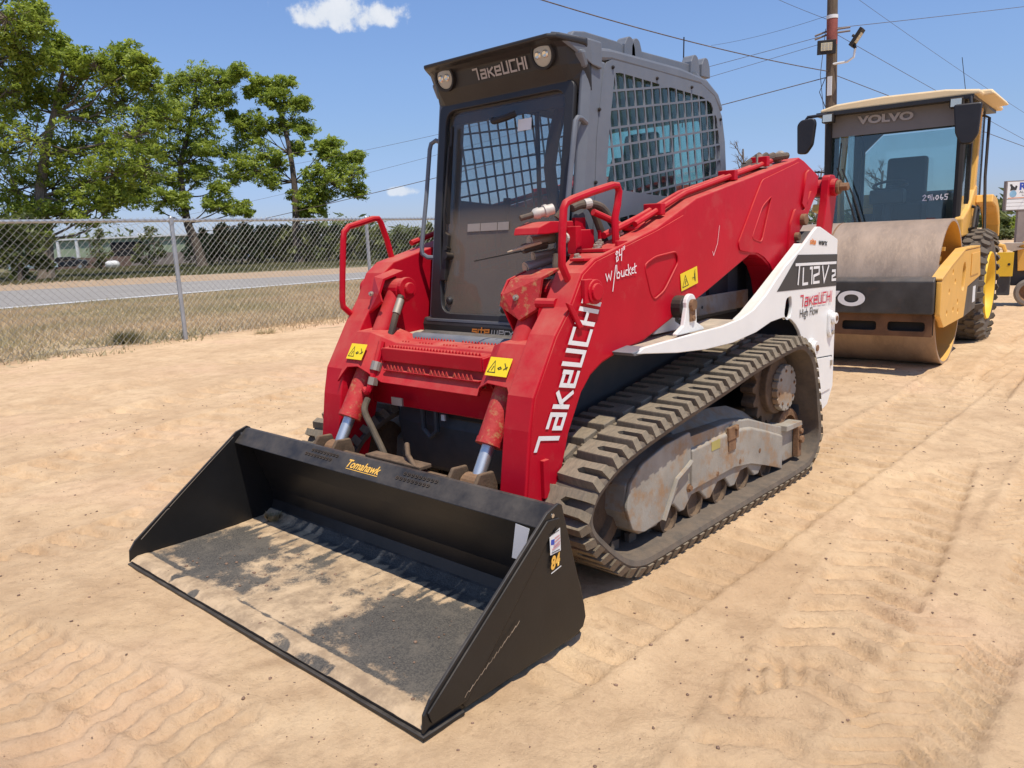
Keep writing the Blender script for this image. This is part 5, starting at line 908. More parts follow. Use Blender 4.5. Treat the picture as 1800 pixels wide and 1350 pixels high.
for i, (x, y, z, r, ln_, mm) in enumerate(((.42, 1.45, 1.475, .026, .13, 'zinc'), (.41, 1.40, 1.445, .020, .12, 'hose'), (.42, 1.47, 1.410, .018, .13, 'zinc'), (.42, 1.45, 1.378, .026, .16, 'zinc'), (.44, 1.53, 1.357, .034, .19, 'zinc'))):
    d = Vector((-.30, -.92, -.12 - .1 * (i > 2))).normalized(); p = Vector((x, y + .04, z)); b = MB(); b.cyl(p, p + d * ln_, r, 18); b.cyl(p + d * (ln_ - .018), p + d * (ln_ + .004), r * 1.12, 18); cp = b.build('coupler', M[mm], LD, smooth=True); b = MB(); b.cyl(p + d * (ln_ + .004), p + d * (ln_ + .007), r * .72, 14); b.build('coupler_face', M['zinc'], cp)
d = Vector((-.45, -.80, -.22)).normalized(); p = Vector((.49, 1.40, 1.60)); b = MB(); b.ring(p, p + d, [(0, 0), (0, .024), (.03, .024), (.03, .029), (.045, .029), (.045, .022), (.07, .022), (.07, .026), (.09, .024), (.10, .016), (.10, 0)], 18); b.build('white_coupling', M['palegrey'], LD, smooth=True)
b = MB(); b.cyl(p + d * .10, p + d * .16, .013, 10); b.build('coupling_nozzle', M['hose'], LD)
b = MB(); b.tube([(.45, 1.36, 1.455), (.41, 1.30, 1.44), (.37, 1.22, 1.42)], [.007, .009, .002], 5); b.build('cable_tie', mat('pale_rag', (.5, .4, .28), .9), LD)
b = MB(); b.cyl((.44, 1.33, 1.43), (.22, 1.16, 1.385), .0035, 5); b.build('loose_wire', M['blackm'], LD)
for hz in (([(.52, 1.50, 1.60), (.53, 1.56, 1.615), (.54, 1.62, 1.60), (.56, 1.66, 1.50), (.58, 1.68, 1.42)], .018), ([(.45, 1.48, 1.56), (.48, 1.52, 1.61), (.53, 1.58, 1.62), (.57, 1.66, 1.60), (.60, 1.74, 1.50), (.63, 1.86, 1.46)], .019), ([(.52, 1.38, 1.40), (.53, 1.36, 1.33), (.55, 1.40, 1.27), (.53, 1.44, 1.24)], .016), ([(.50, 1.60, 1.44), (.56, 1.68, 1.42), (.60, 1.76, 1.43), (.64, 1.86, 1.47)], .014)):
    b = MB(); b.tube(smooth_path(hz[0], 5), hz[1], 10); b.build('hydraulic_hose', M['hose'], LD, smooth=True)
for pp, dd in (((.53, 1.575, 1.618), (.3, .8, .1)), ((.64, 1.80, 1.475), (.2, 1, -.2)), ((.55, 1.45, 1.47), (-.3, -.9, 0))):
    pp = Vector(pp); dd = Vector(dd).normalized(); b = MB(); b.cyl(pp, pp + dd * .035, .024, 14); b.build('hose_ferrule', M['palegrey'], LD)
b = MB(); b.tube(smooth_path([(.60, 1.55, 1.58), (.62, 1.65, 1.545), (.64, 1.78, 1.50), (.655, 1.88, 1.52)], 5), .015, 10); b.tube(smooth_path([(.585, 1.52, 1.40), (.60, 1.60, 1.41), (.62, 1.68, 1.42)], 4), .016, 10); b.build('red_pipe', M['red'], LD, smooth=True)
for i, (x, y, z) in enumerate(((.66, 1.50, 1.43), (.64, 1.54, 1.44), (.68, 1.46, 1.42), (.68, 1.32, 1.385), (.64, 1.70, 1.48), (.66, 1.64, 1.465))): bolt('bolt', (x, y, z), (0, -.25, 1), .012, .018, M['zinc'], LD)
b = MB(); b.box(.60, .745, 1.42, 1.60, 1.405, 1.42) ; b.box(.735, .75, 1.52, 1.60, 1.42, 1.45); b.build('coupler_base_plate', M['red'], LD, bevel=.003)
b = MB(); b.box(.66, .74, 1.29, 1.345, 1.372, 1.385); b.build('guard_base', M['red'], LD, bevel=.003)

# ---- rubber tracks (belt, lugs one by one) and undercarriage
TP = [(1.44, .0), (1.8, .0), (2.4, .0), (3.10, .0), (3.27, .035), (3.375, .13), (3.41, .25), (3.375, .42), (3.335, .57), (3.27, .72), (3.16, .815), (3.03, .86), (2.82, .852), (2.46, .812), (2.12, .758), (1.79, .710), (1.47, .662), (1.22, .610), (1.06, .545), (.965, .47), (.925, .38), (.95, .285), (1.04, .19), (1.14, .105), (1.22, .050), (1.32, .014)]
sp_ = smooth_path([Vector((0, a, b_)) for a, b_ in TP], 8, True); d_ = [0]
for i in range(len(sp_)): d_.append(d_[-1] + (sp_[(i + 1) % len(sp_)] - sp_[i]).length)
per_ = d_[-1]; ys = [p.y for p in sp_] + [sp_[0].y]; zs = [p.z for p in sp_] + [sp_[0].z]
def tp(s, off=0.):
    s %= per_; y = np.interp(s, d_, ys); z = np.interp(s, d_, zs); e = .004; y2 = np.interp((s + e) % per_, d_, ys); z2 = np.interp((s + e) % per_, d_, zs); t = Vector((0, y2 - y, z2 - z))
    if t.length < 1e-6: t = Vector((0, 1, 0))
    t.normalize(); nn = Vector((0, t.z, -t.y)); return Vector((0, y, z)) + nn * off, t, nn   # nn points outwards
NR = 38; pt_ = per_ / NR; HL = .040
lug_o = [(.772, -.056), (.772, .052), (.860, .060), (.985, .066), (.985, .026), (.868, .022), (.848, .004), (.868, -.016), (.985, -.014), (.985, -.056)]
lug_i = [(.748, .052), (.748, -.056), (.66, -.062), (.535, -.066), (.535, -.026), (.65, -.022), (.67, -.004), (.65, .016), (.535, .014), (.535, .056)]
def lugmesh(poly):
    c = (sum(p[0] for p in poly) / len(poly), sum(p[1] for p in poly) / len(poly)); top = [(p[0] + (c[0] - p[0]) * (.0) + (-.020 if p[0] > .9 else (.020 if p[0] < .6 else 0)), p[1] * .90) for p in poly]
    mb = MB(); n = len(poly); vs = [(p[0], p[1], -.004) for p in poly] + [(p[0], p[1], HL - .004) for p in top] + [(p[0], p[1] * .97, HL) for p in [(c[0] + (q[0] - c[0]) * .97, q[1]) for q in top]]
    mb.add(vs, [tuple(range(n)), tuple(range(2 * n, 3 * n))] + [(i, (i + 1) % n, n + (i + 1) % n, n + i) for i in range(n)] + [(n + i, n + (i + 1) % n, 2 * n + (i + 1) % n, 2 * n + i) for i in range(n)])
    me = bpy.data.meshes.new('lug'); me.from_pydata(mb.v, [], mb.f); bm = bmesh.new(); bm.from_mesh(me); bmesh.ops.recalc_face_normals(bm, faces=bm.faces); bm.to_mesh(me); bm.free(); me.materials.append(M['lug']); return me
LO, LI = lugmesh(lug_o), lugmesh(lug_i)
def trackset(side):
    NS = 220; prof = [(.538, -.058), (.538, -.040), (.55, -.036), (.960, -.036), (.972, -.040), (.978, -.052), (.970, -.074), (.93, -.078), (.58, -.078), (.545, -.072)]
    mb = MB(); vs = []
    for i in range(NS):
        s = per_ * i / NS; c, t, nn = tp(s); vs += [(side * x, (c + nn * o_).y, (c + nn * o_).z) for x, o_ in prof]
    m_ = len(prof); mb.add(vs, [(i * m_ + k, i * m_ + (k + 1) % m_, ((i + 1) % NS) * m_ + (k + 1) % m_, ((i + 1) % NS) * m_ + k) for i in range(NS) for k in range(m_)])
    belt = mb.build('rubber_track', M['rubber'], LD, smooth=True)
    # guide horns, inner side
    gh = MB()
    for i in range(NR):
        c, t, nn = tp(pt_ * (i + .5), -.077); f = Matrix(((1, 0, 0, side * .757), (0, t.y, nn.y, c.y), (0, t.z, nn.z, c.z), (0, 0, 0, 1)))
        gh.box(-.055, -.03, -.03, .03, -.045, 0, f); gh.box(.03, .055, -.03, .03, -.045, 0, f)
    o = gh.build('guide_horns', M['rubber'], belt); o['kind'] = 'stuff'
    for i in range(NR):
        for ms, ph in ((LO, 0.), (LI, .42)):
            c, t, nn = tp(pt_ * (i + ph), -.040); o = bpy.data.objects.new('track_lug', ms); COL.objects.link(o); o.parent = belt
            f = Matrix(((side, 0, 0, 0), (0, t.y, nn.y, c.y), (0, t.z, nn.z, c.z), (0, 0, 0, 1))); o.matrix_local = f
    # small centre bridging lugs
    cb = MB()
    for i in range(NR * 2):
        c, t, nn = tp(pt_ * (i / 2 + .2), -.037); f = Matrix(((side, 0, 0, side * .76), (0, t.y, nn.y, c.y), (0, t.z, nn.z, c.z), (0, 0, 0, 1))); cb.box(-.028, .028, -.018, .018, -.002, .014, f)
    o = cb.build('centre_lugs', M['lug'], belt, bevel=.004); o['kind'] = 'stuff'
    # frame
    top = [(1.36, .40), (1.44, .455), (1.60, .49), (1.90, .50), (1.90, .50), (2.36, .49), (2.56, .46), (2.78, .39), (2.98, .33), (3.17, .30)]
    bot = [(3.17, .10), (3.02, .105), (2.93, .15), (2.86, .18), (2.76, .18), (2.68, .115), (2.63, .12), (2.55, .19), (2.46, .19), (2.39, .125), (2.34, .13), (2.28, .195), (2.20, .195), (2.12, .13), (2.08, .135), (2.01, .20), (1.93, .20), (1.86, .14), (1.82, .145), (1.76, .20), (1.68, .20), (1.61, .14), (1.46, .145), (1.39, .19), (1.345, .28)]
    b = MB(); b.prism(top + bot, side * .60, side * .885); fm = b.build('track_frame', M['frame'], LD, bevel=.008)
    # sloping upper cover of the frame
    b = MB(); n = 9; o1 = [(1.91, .43), (2.36, .435), (2.56, .405), (2.76, .345), (2.97, .275)]; i1 = [(1.91, .535), (2.36, .545), (2.56, .52), (2.76, .45), (2.97, .35)]
    vs = [(side * .90, y, z) for y, z in o1] + [(side * .74, y, z) for y, z in i1] + [(side * .74, y, z - .1) for y, z in i1] + [(side * .90, y, z - .20) for y, z in o1]
    b.add(vs, [(r_ * 5 + i, r_ * 5 + i + 1, ((r_ + 1) % 4) * 5 + i + 1, ((r_ + 1) % 4) * 5 + i) for r_ in range(4) for i in range(4)] + [(0, 5, 10, 15), (4, 19, 14, 9)]); b.build('frame_cover', M['frame'], fm, bevel=.006)
    b = MB(); b.prism(rounded([(1.335, .30), (1.365, .41), (1.46, .475), (1.66, .52), (1.885, .535), (1.89, .335), (1.86, .325), (1.80, .32), (1.66, .17), (1.47, .155), (1.38, .19)], .02), side * .887, side * .905); b.build('idler_cover', M['frame'], fm, bevel=.005)
    b = MB(); b.tube([(side * .91, 1.63, .165), (side * .912, 1.74, .335), (side * .912, 1.85, .375), (side * .912, 1.88, .39)], .011, 6); b.build('step_bar', M['frame'], fm)
    b = MB(); b.prism([(2.98, .335), (3.20, .325), (3.21, .295), (2.98, .30)], side * .68, side * .92); b.build('scraper_plate', M['frame'], fm, bevel=.004)
    b = MB(); b.box(side * .888, side * .925, 3.14, 3.19, .11, .30); b.cyl((side * .925, 3.165, .22), (side * .945, 3.165, .22), .025, 6); b.cyl((side * .925, 3.165, .27), (side * .94, 3.165, .27), .018, 6); b.build('tension_block', M['rust'], fm, bevel=.005)
    b = MB(); b.box(side * .895, side * .912, 2.27, 2.38, .40, .47); b.cyl((side * .905, 2.345, .455), (side * .925, 2.345, .455), .014, 6); b.box(side * .90, side * .907, 2.28, 2.36, .34, .40); b.build('grease_plate', M['rust'], fm, bevel=.004)
    if side == 1: b = MB(); b.box(.9005, .902, 2.10, 2.19, .385, .432); b.build('yellow_label', mat('dull_yellow_label', (.45, .38, .12), .8, splot=.5, scol=(.3, .22, .1)), fm)
    for yy, zz in ((1.64, .225), (1.90, .245), (2.17, .25), (2.42, .255), (2.66, .26)): bolt('frame_bolt', (side * .886, yy, zz), (side, 0, 0), .014, .016, M['rust'], fm)
    for yy in (1.73, 1.98, 2.24, 2.50, 2.80):
        b = MB(); b.ring((side * .62, yy, .142), (side * 2, yy, .142), [(0, 0), (0, .078), (.08, .078), (.08, .05), (.17, .05), (.17, .078), (.255, .078), (.255, .066), (.235, .062), (.235, 0)], 24); b.build('track_roller', M['darkrust'], LD, smooth=True)
    b = MB(); b.ring((side * .64, 3.17, .235), (side * 2, 3.17, .235), [(0, 0), (0, .165), (.20, .165), (.21, .155), (.21, .12), (.17, .12), (.17, 0)], 32); b.build('rear_idler', M['rust'], LD, smooth=True)
    b = MB(); b.ring((side * .66, 1.225, .31), (side * 2, 1.225, .31), [(0, 0), (0, .215), (.15, .215), (.15, .16), (.12, .15), (.12, 0)], 32); b.build('front_idler', M['darkrust'], LD, smooth=True)
    # sprocket
    ol = []
    for i in range(17):
        a0 = 360 / 17 * i
        for da, r_ in ((0, .215), (6, .255), (12, .255), (17, .215)): ol.append((3.03 + r_ * math.cos(math.radians(a0 + da)), .565 + r_ * math.sin(math.radians(a0 + da))))
    b = MB(); b.prism(ol, side * .72, side * .80); spk = b.build('drive_sprocket', M['darkrust'], LD, bevel=.003); b = MB(); b.cyl((side * .70, 3.03, .565), (side * .84, 3.03, .565), .17, 28); b.build('drive_motor', M['darkrust'], LD, bevel=.008)
    sc_ = [];
    for i in range(16): sc_ += [(3.07 + .138 * math.cos(math.radians(22.5 * i + a)), .545 + .138 * math.sin(math.radians(22.5 * i + a))) for a in (0, 14)] + [(3.07 + .125 * math.cos(math.radians(22.5 * i + a)), .545 + .125 * math.sin(math.radians(22.5 * i + a))) for a in (17, 20)]
    b = MB(); b.prism(sc_, side * .84, side * .875); hc = b.build('hub_cover', M['frame'], LD, bevel=.003)
    for i in range(8): a = math.radians(45 * i + 10); bolt('hub_bolt', (side * .875, 3.07 + .105 * math.cos(a), .545 + .105 * math.sin(a)), (side, 0, 0), .007, .006, M['rust'], hc)
trackset(1); trackset(-1)

# ---- bucket
BW = 1.067
bk_prof = [(.585, .478), (.607, .528), (.665, .540), (.675, .522), (.60, .50), ]
BK = MB()
# shell profile (outer then inner), lofted across the width
outer = [(0, .012), (.55, .010), (.72, .020), (.80, .060), (.815, .12), (.80, .20), (.735, .36), (.700, .50), (.678, .5465)]
inner = [(.660, .5455), (.600, .492), (.588, .480), (.61, .470), (.645, .478), (.68, .46), (.715, .34), (.772, .19), (.782, .12), (.765, .075), (.71, .042), (.55, .034), (.03, .034), (0, .020)]
BK.prism(outer + inner, -BW + .012, BW - .012); bucket = BK.build('bucket', M['black'], LD, bevel=.004)
sidep = [(-.006, .016), (.0, .075), (.030, .115), (.606, .536), (.67, .556), (.69, .545), (.70, .50), (.805, .12), (.812, .07), (.795, .035), (.74, .018), (.17, .018), (.16, .035), (.02, .030)]
for s in (1, -1):
    b = MB(); b.prism(sidep, s * (BW - .012), s * BW); b.build('bucket_side_plate', M['black'], bucket, bevel=.003)
    b = MB(); b.prism([(.025, .040), (.012, .080), (.60, .512), (.665, .505), (.175, .045)], s * (BW + .0), s * (BW + .007)); b.build('side_doubler', M['black'], bucket, bevel=.002)
    b = MB(); b.cyl((s * (BW - .016), .635, .520), (s * (BW + .002), .635, .520), .008, 10); b.build('lifting_hole', M['steel'], bucket)
b = MB(); b.box(-BW - .004, BW + .004, -.012, .165, -.004, .0105); b.build('cutting_edge', M['black'], bucket, bevel=.003)
b = MB(); b.prism([(.17, .0), (.80, .0), (.80, .009), (.17, .009)], -BW + .02, -BW + .10); b.prism([(.17, .0), (.80, .0), (.80, .009), (.17, .009)], BW - .10, BW - .02); b.build('wear_strip', M['black'], bucket)
lf = frame3((0, .632, .5205), (1, 0, 0), (0, .75, .665))
for x0 in (-.34, .33):
    for r_ in (0, 1):
        t = MB()
        for i in range(9): cx = x0 + i * .024; t.ring(lf @ Vector((cx - .09 + .03 * r_, -.012 + r_ * .026, -.006)), lf @ Vector((cx - .09 + .03 * r_, -.012 + r_ * .026, 1)), [(0, .0095), (.010, .0085), (.010, .0045), (.004, .004)], 8)
        t.build('grip_studs', M['blackm'], bucket)
text('bucket_lettering', 'Tomahawk', .056, frame3((-.115, .6140, .5045), (1, 0, 0), (0, .75, .665)) @ Matrix.Translation((0, 0, .0015)), M['orange2'], bucket, .92, .15, .0012)
strokes('lettering_underline', [[(-.10, .0), (.12, .0)]], .003, frame3((0, .6080, .4992), (1, 0, 0), (0, .75, .665)) @ Matrix.Translation((0, 0, .0015)), M['orange2'], bucket)
plate('white_patch', [(.915, .345), (.94, .480), (1.005, .475), (.965, .345)], [], frame3((0, .581, 0), (1, 0, 0), (0, 0, 1)), .001, M['trim'], bucket)
ff = XF(BW + .0082)
plate('flag_sticker', [(.605, .385), (.605, .452), (.663, .470), (.663, .385)], [], ff, .001, M['trim'], bucket)
plate('sticker_blue_field', [(.609, .422), (.611, .440), (.630, .438), (.628, .418)], [], ff, .0016, M['blue'], bucket)
strokes('sticker_stripes', [[(.632, .440), (.655, .444)], [(.631, .428), (.657, .434)], [(.625, .414), (.657, .422)], [(.616, .404), (.655, .412)]], .005, ff @ Matrix.Translation((0, 0, .0018)), mat('pale_red_print', (.6, .3, .3), .6), bucket)
strokes('sticker_text', [[(.608, .458), (.655, .464)], [(.612, .392), (.655, .392)]], .003, ff @ Matrix.Translation((0, 0, .0018)), M['charcoal'], bucket)
text('size_number', '84', .062, frame3((BW + .0090, .606, .330), (0, 1, .12), (0, 0, 1)), M['orange2'], bucket, .78, .18, .0028)
strokes('number_underline', [[(.607, .318), (.66, .327)]], .004, ff @ Matrix.Translation((0, 0, .0015)), M['trim'], bucket)
strokes('weld_scratch', [[(.06, .115), (.20, .225), (.21, .228)], [(.215, .236), (.40, .375), (.585, .512)]], .004, XF(-BW + .0130), M['zinc'], bucket)
for q_ in range(14): t_ = q_ / 13; strokes('sand_scuff', [[(.165 + .25 * t_ + rng.normal(0, .0015), .060 + .135 * t_), (.175 + .25 * t_, .068 + .135 * t_ + rng.normal(0, .0015)), (.182 + .25 * t_, .074 + .135 * t_)]], .002 + .002 * rng.random(), XF(BW + .0078), M['zinc'], bucket)
# sand lying in the bucket: a thin uneven sheet whose low spots let the floor show
nx2, ny2 = 260, 96; xs = np.linspace(-BW + .014, BW - .014, nx2); ysb = np.linspace(-.001, .755, ny2); XX, YY = np.meshgrid(xs, ysb)
q = vnoise(XX, YY, .42, 101) * .8 + vnoise(XX, YY, .15, 102) * .5 + vnoise(XX, YY, .06, 103) * .4 + vnoise(XX, YY, .028, 104) * .3
dg1 = np.exp(-((XX + .58) / .42) ** 4 - ((YY - .39) / .25) ** 4); dg2 = np.exp(-((XX - .66) / .37) ** 4 - ((YY - .34) / .27) ** 4)
streak = vnoise(XX, YY * .15, .020, 105) * 1.1 * sstep(.47, .58, YY)
drag = vnoise(XX * .35 + YY * .2, YY, .05, 106) * .5 * dg1
amt = .80 + .5 * sstep(.10, .06, YY) + q * 1.1 - .95 * dg1 * (.75 + .5 * vnoise(XX, YY, .2, 107)) - 1.10 * dg2 + streak + drag - .9 * sstep(.64, .72, YY) * sstep(1.0, .4, np.abs(XX)) - .55 * np.exp(-((XX - .28) / .10) ** 2 - ((YY - .16) / .04) ** 2)
edge_ = np.exp(-((YY - .095) / .010) ** 2) * sstep(-.2, .15, vnoise(XX, YY, .3, 108) + .12) * .9; amt = amt - edge_
amt = amt - 1.3 * sstep(.16, .30, vnoise(XX, YY, .11, 109)) * sstep(.10, .03, YY)
floorz = np.interp(YY, [0, .03, .55, .71, .765], [.0205, .0345, .0345, .0425, .0755]); ZZ = floorz + np.clip(amt, 0, 1.4) * .0035 + .0012 * (vnoise(XX, YY, .017, 110)) * np.clip(amt, .1, 1)
Vb = np.stack([XX, YY, ZZ], -1).reshape(-1, 3); ib = np.arange(nx2 * ny2).reshape(ny2, nx2); Fb = np.stack([ib[:-1, :-1], ib[:-1, 1:], ib[1:, 1:], ib[1:, :-1]], -1).reshape(-1, 4)
def dirtmat():
    m = bpy.data.materials.new('dirt_on_bucket_floor'); m.use_nodes = True; nt = m.node_tree; N = nt.nodes; L = nt.links; b = N['Principled BSDF']; b.inputs['Roughness'].default_value = .85; b.inputs['Specular IOR Level'].default_value = .2
    at = N.new('ShaderNodeAttribute'); at.attribute_name = 'amount'; tc = N.new('ShaderNodeTexCoord')
    def nz(s, d=6, r=.7): n = N.new('ShaderNodeTexNoise'); n.inputs['Scale'].default_value = s; n.inputs['Detail'].default_value = d; n.inputs['Roughness'].default_value = r; L.new(tc.outputs['Object'], n.inputs[0]); return n.outputs['Fac']
    def mr(f, a, c, lo, hi): r = N.new('ShaderNodeMapRange'); r.interpolation_type = 'SMOOTHSTEP'; L.new(f, r.inputs[0]); [r.inputs[i + 1].__setattr__('default_value', v) for i, v in enumerate((a, c, lo, hi))]; return r.outputs[0]
    def mx(f, a, c):
        x = N.new('ShaderNodeMix'); x.data_type = 'RGBA'; L.new(f, x.inputs[0])
        for i, v in ((6, a), (7, c)):
            if isinstance(v, tuple): x.inputs[i].default_value = (*v, 1)
            else: L.new(v, x.inputs[i])
        return x.outputs[2]
    def ad(a, c, k): n = N.new('ShaderNodeMath'); n.operation = 'MULTIPLY_ADD'; L.new(a, n.inputs[0]); n.inputs[1].default_value = k; L.new(c, n.inputs[2]); return n.outputs[0]
    v = ad(nz(95, 4), at.outputs['Fac'], .9); v = ad(nz(22, 8), v, .7)      # attribute + grain, centred near +.8
    worn = mx(mr(nz(160, 3), .35, .65, 0, 1), (.062, .057, .052), (.13, .115, .095)); worn = mx(mr(nz(6, 6), .45, .62, 0, .5), worn, (.17, .145, .115))
    snd = mx(mr(nz(9, 9), .35, .65, 0, 1), (.34, .24, .15), (.58, .42, .26))
    c = mx(mr(v, .95, 1.45, 0, 1), worn, snd); L.new(c, b.inputs['Base Color'])
    bp_ = N.new('ShaderNodeBump'); bp_.inputs['Strength'].default_value = .8; bp_.inputs['Distance'].default_value = .006; L.new(nz(70, 8), bp_.inputs['Height']); L.new(bp_.outputs[0], b.inputs['Normal']); return m
sb = npmesh('bucket_sand', Vb, Fb, dirtmat(), None, smooth=True); at_ = sb.data.attributes.new('amount', 'FLOAT', 'POINT'); at_.data.foreach_set('value', amt.reshape(-1).astype(np.float32))
tag(sb, 'thin layer of dry sand and dark scuffs lying on the bucket floor', 'sand', None, 'stuff')
# clods and straw in the bucket
n = 170; cx = rng.normal(-.1, .5, n); cy = rng.uniform(.03, .6, n); k = np.abs(cx) < 1.0; cx, cy = cx[k], cy[k]; Vs, Fs, o_ = [], [], 0
for i in range(len(cx)):
    v, f = bl[i % 5]; s_ = .0025 + .008 * rng.random() ** 4; Vs.append(v * s_ + np.array([cx[i], cy[i], .037])); Fs.append(f + o_); o_ += len(v)
tag(npmesh('bucket_crumbs', np.concatenate(Vs), np.concatenate(Fs), M['stone']), 'small soil crumbs lying on the sand in the bucket', 'crumbs', None, 'stuff')
tuft((-.93, .70, .045), .05, 120, M['straw'], 'straw_clump', 'small dry grass clump in the back left corner of the bucket', 'straw', .04)
# coupler behind the bucket
for s in (1, -1):
    b = MB(); b.prism([(.775, .36), (.745, .50), (.78, .545), (.86, .54), (.88, .48), (.88, .20), (.80, .15)], s * .40, s * .42); b.prism([(.775, .36), (.745, .50), (.78, .545), (.86, .54), (.88, .48), (.88, .20), (.80, .15)], s * .555, s * .575); b.build('coupler_plate', M['darkrust'], LD, bevel=.006)
    b = MB(); b.box(s * .42, s * .555, .775, .80, .22, .46); b.build('coupler_face', M['darkrust'], LD, bevel=.006)
b = MB(); b.box(-.36, .36, .77, .80, .30, .50); b.box(-.12, .26, .73, .80, .515, .535); b.build('coupler_frame', M['darkrust'], LD, bevel=.005)
b = MB(); b.tube([(.10, .80, .60), (.14, .77, .56), (.22, .74, .525)], .013, 6); b.build('latch_lever', M['darkrust'], LD, bevel=.004)
b = MB(); b.tube(smooth_path([(-.385, .97, .72), (-.365, .93, .67), (-.30, .92, .59), (-.21, .91, .48), (-.16, .90, .40)], 6), .0165, 10); b.build('aux_hose', mat('muddy_hose', (.10, .075, .05), .8, var=.5, scale=14), LD, smooth=True)

# ------------------------------------------------------------------ single drum roller
RL = thing('drum_roller', 'yellow single drum soil roller with rusty drum and glazed cab behind the loader', 'road roller', (.64, 7.65, 0), local=True, rz=math.radians(4))
DC = (.05, .75)
b = MB(); b.ring((-2.13, *DC), (0, *DC), [(0.02, .70), (0, .748), (2.13, .750), (2.132, .745), (2.13, .722), (1.0, .722)], 96); dm = b.build('drum', M['drum'], RL, smooth=True)
b = MB(); b.ring((-2.13, *DC), (0, *DC), [(2.129, .7215), (1.72, .7205), (1.66, .60), (1.62, .30), (1.60, .0)], 72); b.build('drum_inside', M['yel'], dm, smooth=True)
b = MB(); b.ring((-2.13, *DC), (0, *DC), [(1.05, .7506), (1.053, .7512), (1.066, .7512), (1.07, .7506)], 96); b.build('drum_seam', M['rust'], dm)
b = MB(); b.ring((-.5, *DC), (0, *DC), [(0, .30), (.42, .28), (.46, .20), (.54, .12), (.54, 0)], 24); b.build('drum_hub', M['body'], dm, smooth=True)
for i in range(5): a = math.radians(100 + i * 28); b = MB(); b.box(-.30, -.05, DC[0] + .45 * math.cos(a) - .02, DC[0] + .45 * math.cos(a) + .02, DC[1] + .45 * math.sin(a) - .02, DC[1] + .45 * math.sin(a) + .02); b.build('bracket', M['yel'], dm)
# frame: front beam, slotted scraper bar, side plates
b = MB(); b.prism([(-1.02, .62), (-1.03, .93), (-.99, .965), (-.82, .965), (-.80, .93), (-.84, .62)], -2.22, .045); fb = b.build('front_beam', M['beam'], RL, bevel=.012)
def ring2(x0, x1, z0, z1): return rounded([(x0, z0), (x1, z0), (x1, z1), (x0, z1)], .03)
plate('scraper_bar', [(-2.2, .40), (.03, .40), (.03, .62), (-2.2, .62)], [ring2(-.36, -.03, .45, .54), ring2(-.78, -.46, .45, .54), ring2(-1.18, -.88, .45, .54), ring2(-1.6, -1.3, .45, .54), ring2(-2.0, -1.7, .45, .54)], frame3((0, -.92, 0), (1, 0, 0), (0, 0, 1)), .03, mat('rust_brown_bar', (.12, .055, .025), .7, .1, var=.4, scale=5, dust=.3, patchy=.1), fb, .003)
b = MB(); b.box(-2.2, .03, -.94, -.78, .605, .622); b.build('beam_foot', M['beam'], fb)
b = MB(); b.box(-2.2, .03, -.885, -.875, .41, .60); b.build('slot_shade_sheet', M['darkvoid'], fb)  # added dark sheet that puts shade into the bar's slots
sp1 = rounded([(-.97, .93), (-.97, .60), (-.74, .47), (.38, .46), (.52, .77), (1.40, .84), (1.25, 1.165), (.25, 1.165), (-.50, 1.03)], .025)
for s, x0 in ((1, .05), (-1, -2.24)):
    pl_ = plate('frame_side_plate', sp1, [rounded([(.12, .78), (.30, .74), (.36, .98), (.28, 1.06), (.17, 1.02)], .06)] + [ci((yy, zz), .028, 8) for yy, zz in ((-.55, .80), (-.25, .88), (-.62, .60), (-.28, .60), (-.05, .66), (-.40, .98), (.0, .56))], XF(x0), .045, M['yel'], RL, .006)
    b = MB(); b.box(x0 + (.046 if s == 1 else -.002), x0 + (.054 if s == 1 else 0), .66, 1.20, .88, 1.12); b.build('cover_plate', M['yel'], pl_, bevel=.003)
b = MB(); b.prism([(-.97, .935), (-.50, 1.035), (.25, 1.17), (1.2, 1.17), (1.2, 1.19), (.24, 1.19), (-.52, 1.055), (-.97, .955)], .0, .10); b.build('frame_top_flange', M['yel'], RL, bevel=.004)
b = MB(); b.prism([(.40, .45), (1.20, .48), (1.38, .73), (1.40, .83), (.53, .76)], .02, .085); b.build('black_frame_section', M['beam'], RL, bevel=.005)
b = MB(); b.box(.081, .086, .98, 1.16, .56, .74); b.build('white_placard', M['trim'], RL)
b = MB(); b.box(-2.15, .0, .95, 1.25, .55, 1.05); b.build('rear_beam', M['beam'], RL)
text('brand_lettering', 'VOLVO', .19, frame3((-1.58, -1.033, .700), (1, 0, 0), (0, -.02, 1)) @ Matrix.Translation((0, 0, .004)), M['wprint'], RL, 1.62, off=.009)
